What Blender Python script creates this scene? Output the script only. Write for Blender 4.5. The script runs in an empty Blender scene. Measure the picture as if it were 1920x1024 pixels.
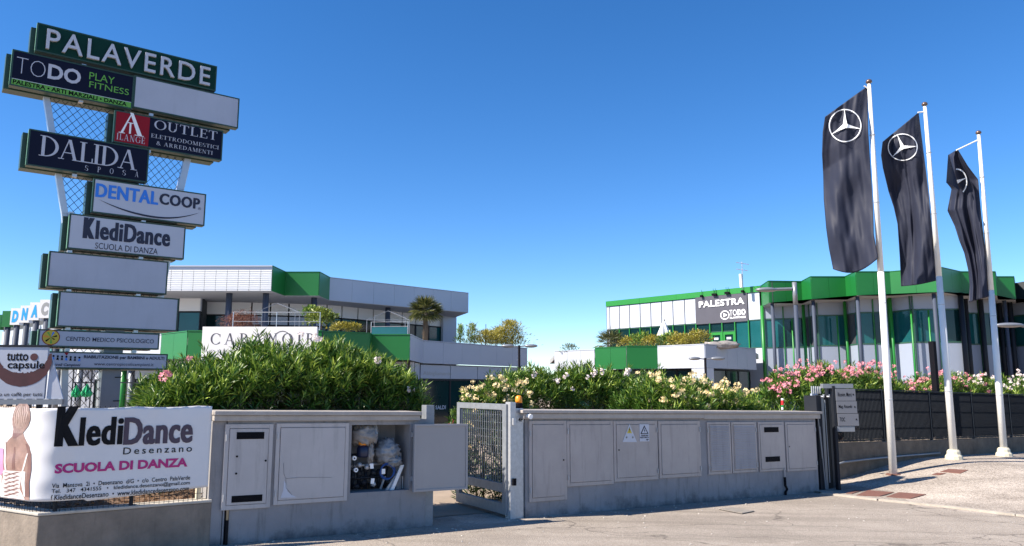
import bpy, bmesh, math, random
import numpy as np
from mathutils import Vector, noise

# ------------------------------------------------------------------ camera, sky, sun
F = 1440.0; EYE = 1.65; PITCH = math.atan(213.0/F)
SC = bpy.context.scene
COL = SC.collection
cam = bpy.data.cameras.new('camera'); camo = bpy.data.objects.new('camera', cam); COL.objects.link(camo)
cam.sensor_width = 36; cam.lens = 36*F/1920; cam.clip_end = 3000; cam.clip_start = 0.05
camo.location = (0, 0, EYE); camo.rotation_euler = (math.pi/2+PITCH, 0, 0)
SC.camera = camo
SUN_AZ = math.atan2(-0.943, -0.333); SUN_EL = math.radians(43)
world = bpy.data.worlds.new('World'); SC.world = world; world.use_nodes = True
wn = world.node_tree.nodes; wl = world.node_tree.links
bg = wn['Background']; bg.inputs[1].default_value = 0.102
sky = wn.new('ShaderNodeTexSky'); sky.sky_type = 'NISHITA'; sky.sun_disc = False
sky.sun_elevation = SUN_EL; sky.sun_rotation = SUN_AZ; sky.altitude = 600
sky.air_density = 0.8; sky.dust_density = 0.0; sky.ozone_density = 3.0
hs = wn.new('ShaderNodeHueSaturation'); hs.inputs['Saturation'].default_value = 1.28; hs.inputs['Hue'].default_value = 0.504; hs.inputs['Value'].default_value = 0.93
wl.new(sky.outputs[0], hs.inputs['Color']); wl.new(hs.outputs[0], bg.inputs[0])
sl = bpy.data.lights.new('sun', 'SUN'); sl.energy = 4.7; sl.angle = math.radians(0.55); sl.color = (1, 0.91, 0.79)
so = bpy.data.objects.new('sun', sl); COL.objects.link(so)
sdir = Vector((math.sin(SUN_AZ)*math.cos(SUN_EL), math.cos(SUN_AZ)*math.cos(SUN_EL), math.sin(SUN_EL)))
so.rotation_euler = sdir.to_track_quat('Z', 'Y').to_euler(); so.location = sdir*60
SC.view_settings.view_transform = 'Standard'; SC.view_settings.look = 'None'
SC.view_settings.exposure = 1.18; SC.view_settings.gamma = 1
SC.view_settings.use_curve_mapping = False

# ------------------------------------------------------------------ measuring helpers
CP, SP = math.cos(PITCH), math.sin(PITCH)
def ray(u, v):
    x = (u-960)/F; y = (512-v)/F
    return Vector((x, CP-y*SP, SP+y*CP))
EY = Vector((0, 0, EYE))
def atz(u, v, z): d = ray(u, v); return EY+d*((z-EYE)/d.z)
def atY(u, v, Y): d = ray(u, v); return EY+d*(Y/d.y)
class Fr:
    """vertical plane: x runs along it, n is its outward normal, z is up"""
    def __init__(s, O, x):
        s.O = Vector(O); x = Vector(x); s.x = x/math.hypot(x.x, x.y)
        s.n = Vector((s.x.y, -s.x.x, 0)); s.len = 0
    def P(s, a, d, h): return s.O+s.x*a+s.n*d+Vector((0, 0, h))
    def px(s, u, v, d=0):
        r = ray(u, v); o = s.O+s.n*d; t = (o-EY).dot(s.n)/r.dot(s.n); p = EY+r*t
        a = (p-o).x*s.x.x+(p-o).y*s.x.y
        return a, p.z-o.z-s.x.z*a
    def S(s, u, v=700, d=0): return s.px(u, v, d)[0]
    def H(s, u, v, d=0): return s.px(u, v, d)[1]
    def off(s, d): return Fr(s.P(0, d, 0), s.x)
def fr2(p0, p1, z=0):
    f = Fr((p0[0], p0[1], z), (p1[0]-p0[0], p1[1]-p0[1], 0)); f.len = math.hypot(p1[0]-p0[0], p1[1]-p0[1]); return f

# ------------------------------------------------------------------ materials
def mat(name, col, rough=0.6, metal=0.0, var=0.0, vs=4.0, bump=0.0, bs=60.0, spec=0.5, col2=None, stain=0.0, ss=1.5):
    m = bpy.data.materials.new(name); m.use_nodes = True
    nt = m.node_tree; N = nt.nodes; L = nt.links; b = N['Principled BSDF']
    b.inputs['Base Color'].default_value = (*col, 1); b.inputs['Roughness'].default_value = rough
    b.inputs['Metallic'].default_value = metal; b.inputs['Specular IOR Level'].default_value = spec
    geo = N.new('ShaderNodeNewGeometry'); pos = geo.outputs['Position']
    out = None
    if var or stain:
        n1 = N.new('ShaderNodeTexNoise'); n1.inputs['Scale'].default_value = vs; n1.inputs['Detail'].default_value = 6
        n1.inputs['Roughness'].default_value = 0.65
        L.new(pos, n1.inputs['Vector'])
        r = N.new('ShaderNodeMapRange'); r.inputs[1].default_value = 0.3; r.inputs[2].default_value = 0.7
        L.new(n1.outputs['Fac'], r.inputs[0])
        mx = N.new('ShaderNodeMix'); mx.data_type = 'RGBA'
        c2 = col2 or tuple(c*(1-var) for c in col)
        mx.inputs[6].default_value = (*col, 1); mx.inputs[7].default_value = (*c2, 1)
        L.new(r.outputs[0], mx.inputs[0]); out = mx.outputs[2]
        if stain:
            mp = N.new('ShaderNodeMapping'); mp.inputs['Scale'].default_value = (ss*4, ss*4, ss*0.5)
            L.new(pos, mp.inputs['Vector'])
            n2 = N.new('ShaderNodeTexNoise'); n2.inputs['Scale'].default_value = 1.6; n2.inputs['Detail'].default_value = 8
            n2.inputs['Roughness'].default_value = 0.7
            L.new(mp.outputs[0], n2.inputs['Vector'])
            r2 = N.new('ShaderNodeMapRange'); r2.inputs[1].default_value = 0.52; r2.inputs[2].default_value = 0.78
            r2.inputs[3].default_value = 0; r2.inputs[4].default_value = stain
            L.new(n2.outputs['Fac'], r2.inputs[0])
            m2 = N.new('ShaderNodeMix'); m2.data_type = 'RGBA'; m2.inputs[7].default_value = (0.05, 0.045, 0.04, 1)
            L.new(r2.outputs[0], m2.inputs[0]); L.new(out, m2.inputs[6]); out = m2.outputs[2]
        L.new(out, b.inputs['Base Color'])
    if bump:
        n3 = N.new('ShaderNodeTexNoise'); n3.inputs['Scale'].default_value = bs; n3.inputs['Detail'].default_value = 5
        L.new(pos, n3.inputs['Vector'])
        bp = N.new('ShaderNodeBump'); bp.inputs['Strength'].default_value = bump; bp.inputs['Distance'].default_value = 0.01
        L.new(n3.outputs['Fac'], bp.inputs['Height']); L.new(bp.outputs[0], b.inputs['Normal'])
    return m

def asphalt_mat(name, c1, c2, scale, cracks=True):
    m = bpy.data.materials.new(name); m.use_nodes = True
    nt = m.node_tree; N = nt.nodes; L = nt.links; b = N['Principled BSDF']
    b.inputs['Roughness'].default_value = 0.9; b.inputs['Specular IOR Level'].default_value = 0.25
    geo = N.new('ShaderNodeNewGeometry'); pos = geo.outputs['Position']
    v = N.new('ShaderNodeTexVoronoi'); v.inputs['Scale'].default_value = scale; L.new(pos, v.inputs['Vector'])
    n1 = N.new('ShaderNodeTexNoise'); n1.inputs['Scale'].default_value = 0.9; n1.inputs['Detail'].default_value = 9; n1.inputs['Roughness'].default_value = 0.62
    L.new(pos, n1.inputs['Vector'])
    n2 = N.new('ShaderNodeTexNoise'); n2.inputs['Scale'].default_value = 38; n2.inputs['Detail'].default_value = 4; L.new(pos, n2.inputs['Vector'])
    sep = N.new('ShaderNodeSeparateColor'); L.new(v.outputs['Color'], sep.inputs[0])
    mx = N.new('ShaderNodeMix'); mx.data_type = 'RGBA'
    mx.inputs[6].default_value = (*c1, 1); mx.inputs[7].default_value = (*c2, 1)
    ad = N.new('ShaderNodeMath'); ad.operation = 'ADD'
    r0 = N.new('ShaderNodeMapRange'); r0.inputs[1].default_value = 0.25; r0.inputs[2].default_value = 0.75; r0.inputs[3].default_value = -0.35; r0.inputs[4].default_value = 0.35
    L.new(n1.outputs['Fac'], r0.inputs[0]); L.new(r0.outputs[0], ad.inputs[0])
    r3 = N.new('ShaderNodeMapRange'); r3.inputs[1].default_value = 0; r3.inputs[2].default_value = 1; r3.inputs[3].default_value = 0.0; r3.inputs[4].default_value = 0.9
    L.new(sep.outputs[0], r3.inputs[0]); L.new(r3.outputs[0], ad.inputs[1])
    ad.use_clamp = True
    L.new(ad.outputs[0], mx.inputs[0])
    out = mx.outputs[2]
    # long tyre-worn streaks running along the street
    mp = N.new('ShaderNodeMapping'); mp.inputs['Rotation'].default_value = (0, 0, -0.32); mp.inputs['Scale'].default_value = (0.16, 2.6, 1)
    L.new(pos, mp.inputs['Vector'])
    n4 = N.new('ShaderNodeTexNoise'); n4.inputs['Scale'].default_value = 1.3; n4.inputs['Detail'].default_value = 6; L.new(mp.outputs[0], n4.inputs['Vector'])
    r4 = N.new('ShaderNodeMapRange'); r4.inputs[1].default_value = 0.5; r4.inputs[2].default_value = 0.72; r4.inputs[3].default_value = 0; r4.inputs[4].default_value = 0.35
    L.new(n4.outputs['Fac'], r4.inputs[0])
    m4 = N.new('ShaderNodeMix'); m4.data_type = 'RGBA'; m4.inputs[7].default_value = (c1[0]*0.5, c1[1]*0.5, c1[2]*0.5, 1)
    L.new(r4.outputs[0], m4.inputs[0]); L.new(out, m4.inputs[6]); out = m4.outputs[2]
    if cracks:
        wv = N.new('ShaderNodeMapping'); wv.inputs['Scale'].default_value = (0.35, 0.6, 0.6); L.new(pos, wv.inputs['Vector'])
        nn = N.new('ShaderNodeTexNoise'); nn.inputs['Scale'].default_value = 1.7; nn.inputs['Detail'].default_value = 6; L.new(pos, nn.inputs['Vector'])
        vm = N.new('ShaderNodeMix'); vm.data_type = 'RGBA'; vm.inputs[0].default_value = 0.25
        L.new(wv.outputs[0], vm.inputs[6]); L.new(nn.outputs['Color'], vm.inputs[7])
        v2 = N.new('ShaderNodeTexVoronoi'); v2.feature = 'DISTANCE_TO_EDGE'; v2.inputs['Scale'].default_value = 1.1
        L.new(vm.outputs[2], v2.inputs['Vector'])
        r5 = N.new('ShaderNodeMapRange'); r5.inputs[1].default_value = 0.0; r5.inputs[2].default_value = 0.008; r5.inputs[3].default_value = 0.6; r5.inputs[4].default_value = 0
        L.new(v2.outputs['Distance'], r5.inputs[0])
        m5 = N.new('ShaderNodeMix'); m5.data_type = 'RGBA'; m5.inputs[7].default_value = (0.07, 0.06, 0.055, 1)
        L.new(r5.outputs[0], m5.inputs[0]); L.new(out, m5.inputs[6]); out = m5.outputs[2]
    vp = N.new('ShaderNodeTexVoronoi'); vp.inputs['Scale'].default_value = 0.33; vp.inputs['Randomness'].default_value = 0.8
    nz = N.new('ShaderNodeTexNoise'); nz.inputs['Scale'].default_value = 3.0; nz.inputs['Detail'].default_value = 3; L.new(pos, nz.inputs['Vector'])
    vx = N.new('ShaderNodeMix'); vx.data_type = 'RGBA'; vx.inputs[0].default_value = 0.12; L.new(pos, vx.inputs[6]); L.new(nz.outputs['Color'], vx.inputs[7]); L.new(vx.outputs[2], vp.inputs['Vector'])
    sp = N.new('ShaderNodeSeparateColor'); L.new(vp.outputs['Color'], sp.inputs[0])
    rp = N.new('ShaderNodeMapRange'); rp.inputs[3].default_value = 0.78; rp.inputs[4].default_value = 1.16; L.new(sp.outputs[1], rp.inputs[0])
    sc_ = N.new('ShaderNodeVectorMath'); sc_.operation = 'SCALE'; L.new(out, sc_.inputs[0]); L.new(rp.outputs[0], sc_.inputs['Scale']); out = sc_.outputs[0]
    L.new(out, b.inputs['Base Color'])
    bp = N.new('ShaderNodeBump'); bp.inputs['Strength'].default_value = 0.7; bp.inputs['Distance'].default_value = 0.012
    ml = N.new('ShaderNodeMath'); ml.operation = 'ADD'; L.new(v.outputs['Distance'], ml.inputs[0]); L.new(n2.outputs['Fac'], ml.inputs[1])
    L.new(ml.outputs[0], bp.inputs['Height']); L.new(bp.outputs[0], b.inputs['Normal'])
    return m

def leaf_mat(name, c1, c2, c3, trans=0.3, rough=0.38):
    m = bpy.data.materials.new(name); m.use_nodes = True
    nt = m.node_tree; N = nt.nodes; L = nt.links; b = N['Principled BSDF']
    b.inputs['Roughness'].default_value = rough; b.inputs['Specular IOR Level'].default_value = 0.45
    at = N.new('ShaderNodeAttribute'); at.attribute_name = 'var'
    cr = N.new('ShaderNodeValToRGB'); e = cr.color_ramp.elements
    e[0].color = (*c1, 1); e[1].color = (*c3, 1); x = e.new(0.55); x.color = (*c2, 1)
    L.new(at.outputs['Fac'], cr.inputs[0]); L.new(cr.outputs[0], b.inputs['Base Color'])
    t = N.new('ShaderNodeBsdfTranslucent'); L.new(cr.outputs[0], t.inputs[0])
    ms = N.new('ShaderNodeMixShader'); ms.inputs[0].default_value = trans
    L.new(b.outputs[0], ms.inputs[1]); L.new(t.outputs[0], ms.inputs[2])
    L.new(ms.outputs[0], N['Material Output'].inputs[0])
    return m

def glass_mat(name, col, rough=0.04, spec=0.9):
    m = mat(name, col, 0.09, 0, var=0.35, vs=0.35, spec=0.45)
    return m

M = dict(
 asphalt=asphalt_mat('asphalt', (0.29, 0.248, 0.208), (0.48, 0.42, 0.36), 95),
 paving=asphalt_mat('paving', (0.20, 0.168, 0.14), (0.52, 0.455, 0.39), 60, cracks=False),
 lot=mat('lot', (0.36, 0.28, 0.21), 0.9, var=0.3, vs=1.2, bump=0.4, bs=40),
 kerb=mat('kerb', (0.44, 0.39, 0.33), 0.85, var=0.3, vs=9, bump=0.4, bs=60),
 stucco=mat('stucco', (0.29, 0.282, 0.29), 0.85, var=0.22, vs=2.2, bump=0.35, bs=45, stain=0.55, ss=2.0),
 grime=mat('grime', (0.06, 0.058, 0.06), 0.95, var=0.5, vs=12),
 paintL=mat('paint_left', (0.46, 0.43, 0.425), 0.45, var=0.14, vs=2.2, stain=0.32, bump=0.05, bs=9),
 paintR=mat('paint_right', (0.41, 0.36, 0.34), 0.45, var=0.16, vs=2.0, stain=0.38, bump=0.05, bs=9),
 paintD=mat('paint_door', (0.33, 0.315, 0.315), 0.55, var=0.08, vs=2, stain=0.05),
 cap=mat('cap', (0.41, 0.37, 0.335), 0.6, var=0.18, vs=5, stain=0.2),
 conc=mat('concrete', (0.27, 0.222, 0.178), 0.9, var=0.42, vs=3.2, bump=0.6, bs=30, stain=0.5),
 concdark=mat('concrete_dark', (0.19, 0.15, 0.112), 0.92, var=0.5, vs=3.5, bump=0.6, bs=25, stain=0.55, ss=2.2),
 conclip=mat('concrete_lip', (0.50, 0.46, 0.40), 0.9, var=0.3, vs=6, bump=0.5, bs=35),
 vent=mat('vent', (0.006, 0.006, 0.009), 0.7, spec=.08),
 rust=mat('rust', (0.19, 0.085, 0.062), 0.85, var=0.35, vs=18, bump=0.3, bs=80),
 brass=mat('tan_pipe', (0.35, 0.24, 0.13), 0.5),
 galv=mat('galvanised', (0.50, 0.51, 0.53), 0.42, 0.35, var=0.25, vs=22),
 gategalv=mat('gate_galvanised', (0.25, 0.27, 0.30), 0.45, 0.2, var=0.25, vs=14),
 steel=mat('steel', (0.55, 0.56, 0.58), 0.35, 0.6, var=0.1, vs=10),
 darksteel=mat('dark_steel', (0.018, 0.021, 0.028), 0.5, spec=.2, var=0.2, vs=8),
 fenceslat=mat('fence_paint', (0.020, 0.024, 0.032), 0.6, spec=.15, var=0.15, vs=9),
 black=mat('black', (0.008, 0.008, 0.010), 0.6, spec=.12),
 polewhite=mat('pole_white', (0.78, 0.76, 0.72), 0.45, var=0.06, vs=5),
 polegrey=mat('pole_grey', (0.22, 0.235, 0.26), 0.4, 0.3, var=0.1, vs=5),
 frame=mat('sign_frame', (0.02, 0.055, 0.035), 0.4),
 framelit=mat('sign_frame_lit', (0.22, 0.45, 0.30), 0.45),
 sgreen=mat('sign_dark_green', (0.006, 0.035, 0.024), 0.35, spec=.12),
 snavy=mat('sign_navy', (0.008, 0.009, 0.024), 0.35, spec=.12),
 sblank=mat('sign_blank', (0.42, 0.45, 0.53), 0.45, var=0.10, vs=1.3, stain=.12, ss=.8),
 swhite=mat('sign_white', (0.50, 0.52, 0.59), 0.35, var=0.06, vs=2),
 sred=mat('sign_red', (0.26, 0.012, 0.022), 0.4, spec=.12),
 slime=mat('sign_lime', (0.12, 0.36, 0.04), 0.4),
 stext=mat('sign_text_white', (0.48, 0.49, 0.55), 0.5),
 wtext=mat('white_text', (0.85, 0.85, 0.85), 0.5),
 navytext=mat('navy_text', (0.012, 0.014, 0.04), 0.5),
 bluetext=mat('blue_text', (0.025, 0.20, 0.72), 0.5),
 cyan=mat('cyan_text', (0.02, 0.36, 0.72), 0.5),
 greyt=mat('grey_text', (0.32, 0.32, 0.31), 0.5),
 pinktext=mat('pink_text', (0.42, 0.01, 0.16), 0.5),
 purplet=mat('plum_text', (0.055, 0.035, 0.06), 0.5),
 banner=mat('banner', (0.66, 0.65, 0.66), 0.38, var=0.05, vs=2.5),
 skin=mat('print_skin', (0.36, 0.22, 0.18), 0.4, var=0.45, vs=7),
 hair=mat('print_hair', (0.33, 0.21, 0.18), 0.4, var=0.55, vs=26),
 skin2=mat('print_skin_shade', (0.20, 0.10, 0.085), 0.4, var=0.3, vs=9),
 hair2=mat('print_hair_light', (0.50, 0.38, 0.33), 0.4),
 lace=mat('print_lace', (0.75, 0.66, 0.63), 0.4, var=0.3, vs=20),
 pinkp=mat('print_pink', (0.62, 0.25, 0.42), 0.4),
 green=mat('facade_green', (0.008, 0.145, 0.026), 0.42, var=0.07, vs=0.7),
 greenl=mat('facade_green_trim', (0.018, 0.21, 0.03), 0.4, var=0.07, vs=0.7),
 fpanel=mat('facade_white', (0.46, 0.49, 0.55), 0.4, var=0.06, vs=0.5),
 fpanel_shade=mat('facade_white_shaded', (0.29, 0.33, 0.415), 0.4, var=0.06, vs=0.5),  # facade white with bluish shade put into the colour, for the zigzag walls
 dirp=mat('direction_panel', (0.14, 0.145, 0.165), 0.4),
 colgrey=mat('column_grey', (0.055, 0.068, 0.10), 0.55, spec=.2),
 fslat=mat('facade_slat', (0.84, 0.83, 0.81), 0.5, var=0.05, vs=2),
 fgrey=mat('facade_grey', (0.38, 0.42, 0.50), 0.4, var=0.06, vs=0.6),
 backing=mat('facade_backing', (0.05, 0.055, 0.06), 0.7),
 soffit=mat('soffit', (0.38, 0.38, 0.39), 0.7),
 roofm=mat('roof', (0.30, 0.30, 0.31), 0.8),
 glass=glass_mat('glass', (0.012, 0.105, 0.115)),
 glassd=glass_mat('glass_dark', (0.006, 0.030, 0.033)),
 mull=mat('mullion', (0.03, 0.09, 0.06), 0.4),
 board=mat('board_dark', (0.075, 0.072, 0.09), 0.5, var=0.1, vs=2),
 cream=mat('cream_board', (0.80, 0.78, 0.76), 0.5),
 cloth=mat('flag_cloth', (0.022, 0.025, 0.043), 0.6, spec=.22),
 silver=mat('flag_silver', (0.80, 0.82, 0.84), 0.4),
 gold=mat('finial', (0.14, 0.09, 0.07), 0.3, 0.4),
 orange=mat('orange', (0.80, 0.27, 0.015), 0.35),
 soil=mat('soil', (0.21, 0.13, 0.085), 0.95, var=0.5, vs=16, bump=1.0, bs=30),
 bark=mat('bark', (0.13, 0.095, 0.065), 0.9, var=0.4, vs=20, bump=0.5, bs=40),
 bag=mat('bag', (0.34, 0.31, 0.29), 0.4, var=0.35, vs=12),
 bagw=mat('bag_white', (0.30, 0.31, 0.33), 0.25, var=0.35, vs=22),
 bluep=mat('blue_plastic', (0.012, 0.07, 0.28), 0.35),
 navyp=mat('navy_plastic', (0.01, 0.016, 0.05), 0.4),
 cream2=mat('base_cream', (0.62, 0.57, 0.44), 0.8, var=0.2, vs=9),
 redp=mat('red_plastic', (0.55, 0.02, 0.02), 0.4), greenp=mat('green_plastic', (0.01, 0.25, 0.06), 0.4),
 magenta=mat('magenta_cloth', (0.7, 0.03, 0.12), 0.6),
 umbgreen=mat('parasol_green', (0.01, 0.36, 0.13), 0.6),
 umbw=mat('parasol_white', (0.72, 0.72, 0.72), 0.7),
 brown=mat('coffee_print', (0.085, 0.020, 0.022), 0.5, var=0.4, vs=6),
 yellow=mat('yellow', (0.55, 0.42, 0.04), 0.5),
 pebble=mat('pebble', (0.55, 0.5, 0.45), 0.9, var=0.3, vs=30),
 oleander=leaf_mat('oleander_leaf', (0.018, 0.050, 0.009), (0.066, 0.155, 0.018), (0.40, 0.50, 0.08), .22),
 olive=leaf_mat('yellow_leaf', (0.12, 0.11, 0.02), (0.27, 0.24, 0.035), (0.45, 0.38, 0.06)),
 shrubl=leaf_mat('shrub_leaf', (0.05, 0.09, 0.015), (0.15, 0.20, 0.03), (0.30, 0.34, 0.06)),
 redleaf=leaf_mat('red_leaf', (0.07, 0.025, 0.018), (0.16, 0.055, 0.035), (0.28, 0.12, 0.07)),
 palmleaf=leaf_mat('palm_leaf', (0.03, 0.045, 0.012), (0.09, 0.105, 0.03), (0.24, 0.23, 0.08)),
 litter=leaf_mat('dry_leaf', (0.10, 0.05, 0.03), (0.22, 0.12, 0.06), (0.36, 0.24, 0.14)),
 flpink=mat('flower_pink', (0.72, 0.20, 0.26), 0.7, var=0.45, vs=25, col2=(0.85, 0.42, 0.45)),
 flyel=mat('flower_yellow', (0.80, 0.60, 0.26), 0.7, var=0.4, vs=25, col2=(0.84, 0.72, 0.48)),
 flwh=mat('flower_white', (0.80, 0.62, 0.58), 0.7, var=0.3, vs=25, col2=(0.86, 0.80, 0.76)),
)

# ------------------------------------------------------------------ mesh building
BASE = {}
def base_of(o): return BASE.get(o.name, Vector((0, 0, 0))) if o else None
def tag(o, label, cat, group=None, kind=None):
    o['label'] = label; o['category'] = cat
    if group: o['group'] = group
    if kind: o['kind'] = kind
    return o
def thing(name, label, cat, loc, group=None):
    o = bpy.data.objects.new(name, None); COL.objects.link(o); o.empty_display_size = 0.1
    o.location = loc; BASE[o.name] = Vector(loc); tag(o, label, cat, group); return o
class MB:
    def __init__(s): s.v = []; s.f = []
    def add(s, vs, fs):
        k = len(s.v); s.v += [tuple(p) for p in vs]; s.f += [tuple(i+k for i in f) for f in fs]; return s
    def box(s, f, a0, a1, d0, d1, h0, h1):
        P = f.P
        return s.add([P(a0, d0, h0), P(a1, d0, h0), P(a1, d1, h0), P(a0, d1, h0), P(a0, d0, h1), P(a1, d0, h1), P(a1, d1, h1), P(a0, d1, h1)],
              [(0, 1, 2, 3), (7, 6, 5, 4), (0, 4, 5, 1), (1, 5, 6, 2), (2, 6, 7, 3), (3, 7, 4, 0)])
    def prism(s, pts, off):
        n = len(pts); off = Vector(off)
        vs = [Vector(p) for p in pts]; vs += [p+off for p in vs]
        return s.add(vs, [tuple(range(n)), tuple(range(2*n-1, n-1, -1))]+[(i, i+n, (i+1) % n+n, (i+1) % n) for i in range(n)])
    def poly(s, f, pts, d0, d1):     # (s,h) outline in a frame, between depths d0 and d1
        return s.prism([f.P(a, d0, h) for a, h in pts], f.n*(d1-d0))
    def quad(s, a, b, c, d): return s.add([a, b, c, d], [(0, 1, 2, 3)])
    def tube(s, pts, r, n=8, r1=None, cap=True):
        pts = [Vector(p) for p in pts]; k = len(s.v); m = len(pts); up = None
        for i, p in enumerate(pts):
            t = (pts[min(i+1, m-1)]-pts[max(i-1, 0)]).normalized()
            if up is None: up = t.orthogonal().normalized()
            up = (up-t*up.dot(t)).normalized(); w = t.cross(up)
            rr = r+((r1 if r1 is not None else r)-r)*i/max(1, m-1)
            for j in range(n):
                a = 2*math.pi*j/n; s.v.append(tuple(p+(up*math.cos(a)+w*math.sin(a))*rr))
        for i in range(m-1):
            for j in range(n):
                s.f.append((k+i*n+j, k+i*n+(j+1) % n, k+(i+1)*n+(j+1) % n, k+(i+1)*n+j))
        if cap: s.f.append(tuple(k+j for j in range(n))[::-1]); s.f.append(tuple(k+(m-1)*n+j for j in range(n)))
        return s
    def lathe(s, c, prof, n=12):     # prof: (radius, z)
        c = Vector(c); k = len(s.v); m = len(prof)
        for r, z in prof:
            for j in range(n):
                a = 2*math.pi*j/n; s.v.append((c.x+r*math.cos(a), c.y+r*math.sin(a), c.z+z))
        for i in range(m-1):
            for j in range(n):
                s.f.append((k+i*n+j, k+i*n+(j+1) % n, k+(i+1)*n+(j+1) % n, k+(i+1)*n+j))
        s.f.append(tuple(k+j for j in range(n))[::-1]); s.f.append(tuple(k+(m-1)*n+j for j in range(n)))
        return s
    def blob(s, c, rx, ry, rz, seed=0, amp=0.2, n=12, m=8, fr=2.0):
        c = Vector(c); k = len(s.v)
        for i in range(m+1):
            th = math.pi*i/m
            for j in range(n):
                ph = 2*math.pi*j/n
                d = Vector((math.sin(th)*math.cos(ph), math.sin(th)*math.sin(ph), math.cos(th)))
                q = 1+amp*noise.noise(d*fr+Vector((seed*7.3, seed*1.1, 0)))*2
                s.v.append((c.x+d.x*rx*q, c.y+d.y*ry*q, c.z+d.z*rz*q))
        for i in range(m):
            for j in range(n):
                s.f.append((k+i*n+j, k+(i+1)*n+j, k+(i+1)*n+(j+1) % n, k+i*n+(j+1) % n))
        return s
    def mesh(s, name, b=(0, 0, 0)):
        me = bpy.data.meshes.new(name); b = Vector(b)
        me.from_pydata([(x-b.x, y-b.y, z-b.z) for x, y, z in s.v], [], s.f)
        bm = bmesh.new(); bm.from_mesh(me); bmesh.ops.recalc_face_normals(bm, faces=bm.faces); bm.to_mesh(me); bm.free()
        return me
    def build(s, name, m, parent=None, smooth=False, bevel=0.0, label=None, cat=None, group=None, kind=None):
        if parent: b = base_of(parent)
        else:
            A = np.array(s.v); b = Vector(((A[:, 0].min()+A[:, 0].max())/2, (A[:, 1].min()+A[:, 1].max())/2, A[:, 2].min()))
        me = s.mesh(name, b); me.materials.append(m)
        o = bpy.data.objects.new(name, me); COL.objects.link(o)
        if parent: o.parent = parent; BASE[o.name] = b
        else: o.location = b; BASE[o.name] = b
        if smooth:
            for p in me.polygons: p.use_smooth = True
        if bevel:
            md = o.modifiers.new('bevel', 'BEVEL'); md.width = bevel; md.segments = 2; md.limit_method = 'ANGLE'
        if label: o['label'] = label
        if cat: o['category'] = cat
        if group: o['group'] = group
        if kind: o['kind'] = kind
        return o
def struct(mb, name, m, **k): return mb.build(name, m, kind='structure', **k)
def box(name, m, parent, f, *a, **k): return MB().box(f, *a).build(name, m, parent, **k)

# ------------------------------------------------------------------ lettering
def text_geo(s, bold=0.0, shear=0.0, spacing=1.0):
    c = bpy.data.curves.new('t', 'FONT'); c.body = s; c.offset = bold; c.shear = shear; c.space_character = spacing
    c.resolution_u = 3; c.fill_mode = 'FRONT'
    o = bpy.data.objects.new('t', c); me = bpy.data.meshes.new_from_object(o)
    vs = [(v.co.x, v.co.y) for v in me.vertices]; fs = [tuple(p.vertices) for p in me.polygons]
    bpy.data.objects.remove(o); bpy.data.curves.remove(c); bpy.data.meshes.remove(me)
    xs = [a for a, b in vs]; ys = [b for a, b in vs]
    x0, x1, y0, y1 = min(xs), max(xs), min(ys), max(ys)
    return [((a-x0)/(x1-x0), (b-y0)/(y1-y0)) for a, b in vs], fs
def islands(nv, fs):
    p = list(range(nv))
    def fd(a):
        while p[a] != a: p[a] = p[p[a]]; a = p[a]
        return a
    for f in fs:
        for i in f[1:]: p[fd(i)] = fd(f[0])
    g = {}
    for f in fs: g.setdefault(fd(f[0]), []).append(f)
    return list(g.values())
def put_text(f, s, a0, a1, h0, h1, d, m, parent, bold=0.0, thick=0.0, split=None, shear=0.0, spacing=1.0, name='lettering', fn=None, xb=0.0):
    vs, fs = text_geo(s, bold, shear, spacing)
    if split is None: split = big_text(f, a0, h0, h1, s)
    if split: name = 'letter'
    P = fn or f.P
    def make(faces):
        used = sorted({i for q in faces for i in q}); mp = {u: i for i, u in enumerate(used)}
        mb = MB(); fr = [P(a0+(a1-a0)*vs[u][0], d+thick, h0+(h1-h0)*vs[u][1]) for u in used]
        mb.add(fr, [tuple(mp[i] for i in q) for q in faces])
        if xb:       # heavy condensed weight: overprinted with small sideways shifts
            for k_, sh_ in enumerate((-xb, -xb*.5, xb*.5, xb)):
                mb.add([P(a0+(a1-a0)*vs[u][0]+sh_, d+thick+.0003*(k_+1), h0+(h1-h0)*vs[u][1]) for u in used], [tuple(mp[i] for i in q) for q in faces])
        if thick:
            k = len(mb.v); mb.v += [tuple(P(a0+(a1-a0)*vs[u][0], d, h0+(h1-h0)*vs[u][1])) for u in used]
            cnt = {}
            for q in faces:
                for i in range(len(q)):
                    e = (q[i], q[(i+1) % len(q)]); cnt[e] = 1
            for (a, b) in cnt:
                if (b, a) not in cnt: mb.f.append((mp[a], mp[b], mp[b]+k, mp[a]+k))
        return mb.build(name, m, parent, kind=None if split else 'stuff')
    if split:
        isl = islands(len(vs), fs); isl.sort(key=lambda q: min(vs[i][0] for g in q for i in g)); out = []
        for q in isl:
            x0 = min(vs[i][0] for g in q for i in g); x1 = max(vs[i][0] for g in q for i in g)
            if out and min(x1, out[-1][2])-max(x0, out[-1][1]) > .5*min(x1-x0, out[-1][2]-out[-1][1]): out[-1] = (out[-1][0]+q, min(x0, out[-1][1]), max(x1, out[-1][2]))
            else: out.append((q, x0, x1))
        return [make(q) for q, _, _ in out]
    return make(fs)
def big_text(f, a0, h0, h1, s):
    p = f.P(a0, 0, h0); return len(s.replace(' ', '')) > 1 and (h1-h0)*F/max(1, p.y) > 13
def T(f, s, uL, vT, vB, uR, m, parent, d=0.004, **k):
    a0, h0 = f.px(uL, vB, d); h1 = f.H(uL, vT, d); a1 = f.S(uR, (vT+vB)/2, d)
    return put_text(f, s, a0, a1, h0, h1, d, m, parent, **k)

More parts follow.
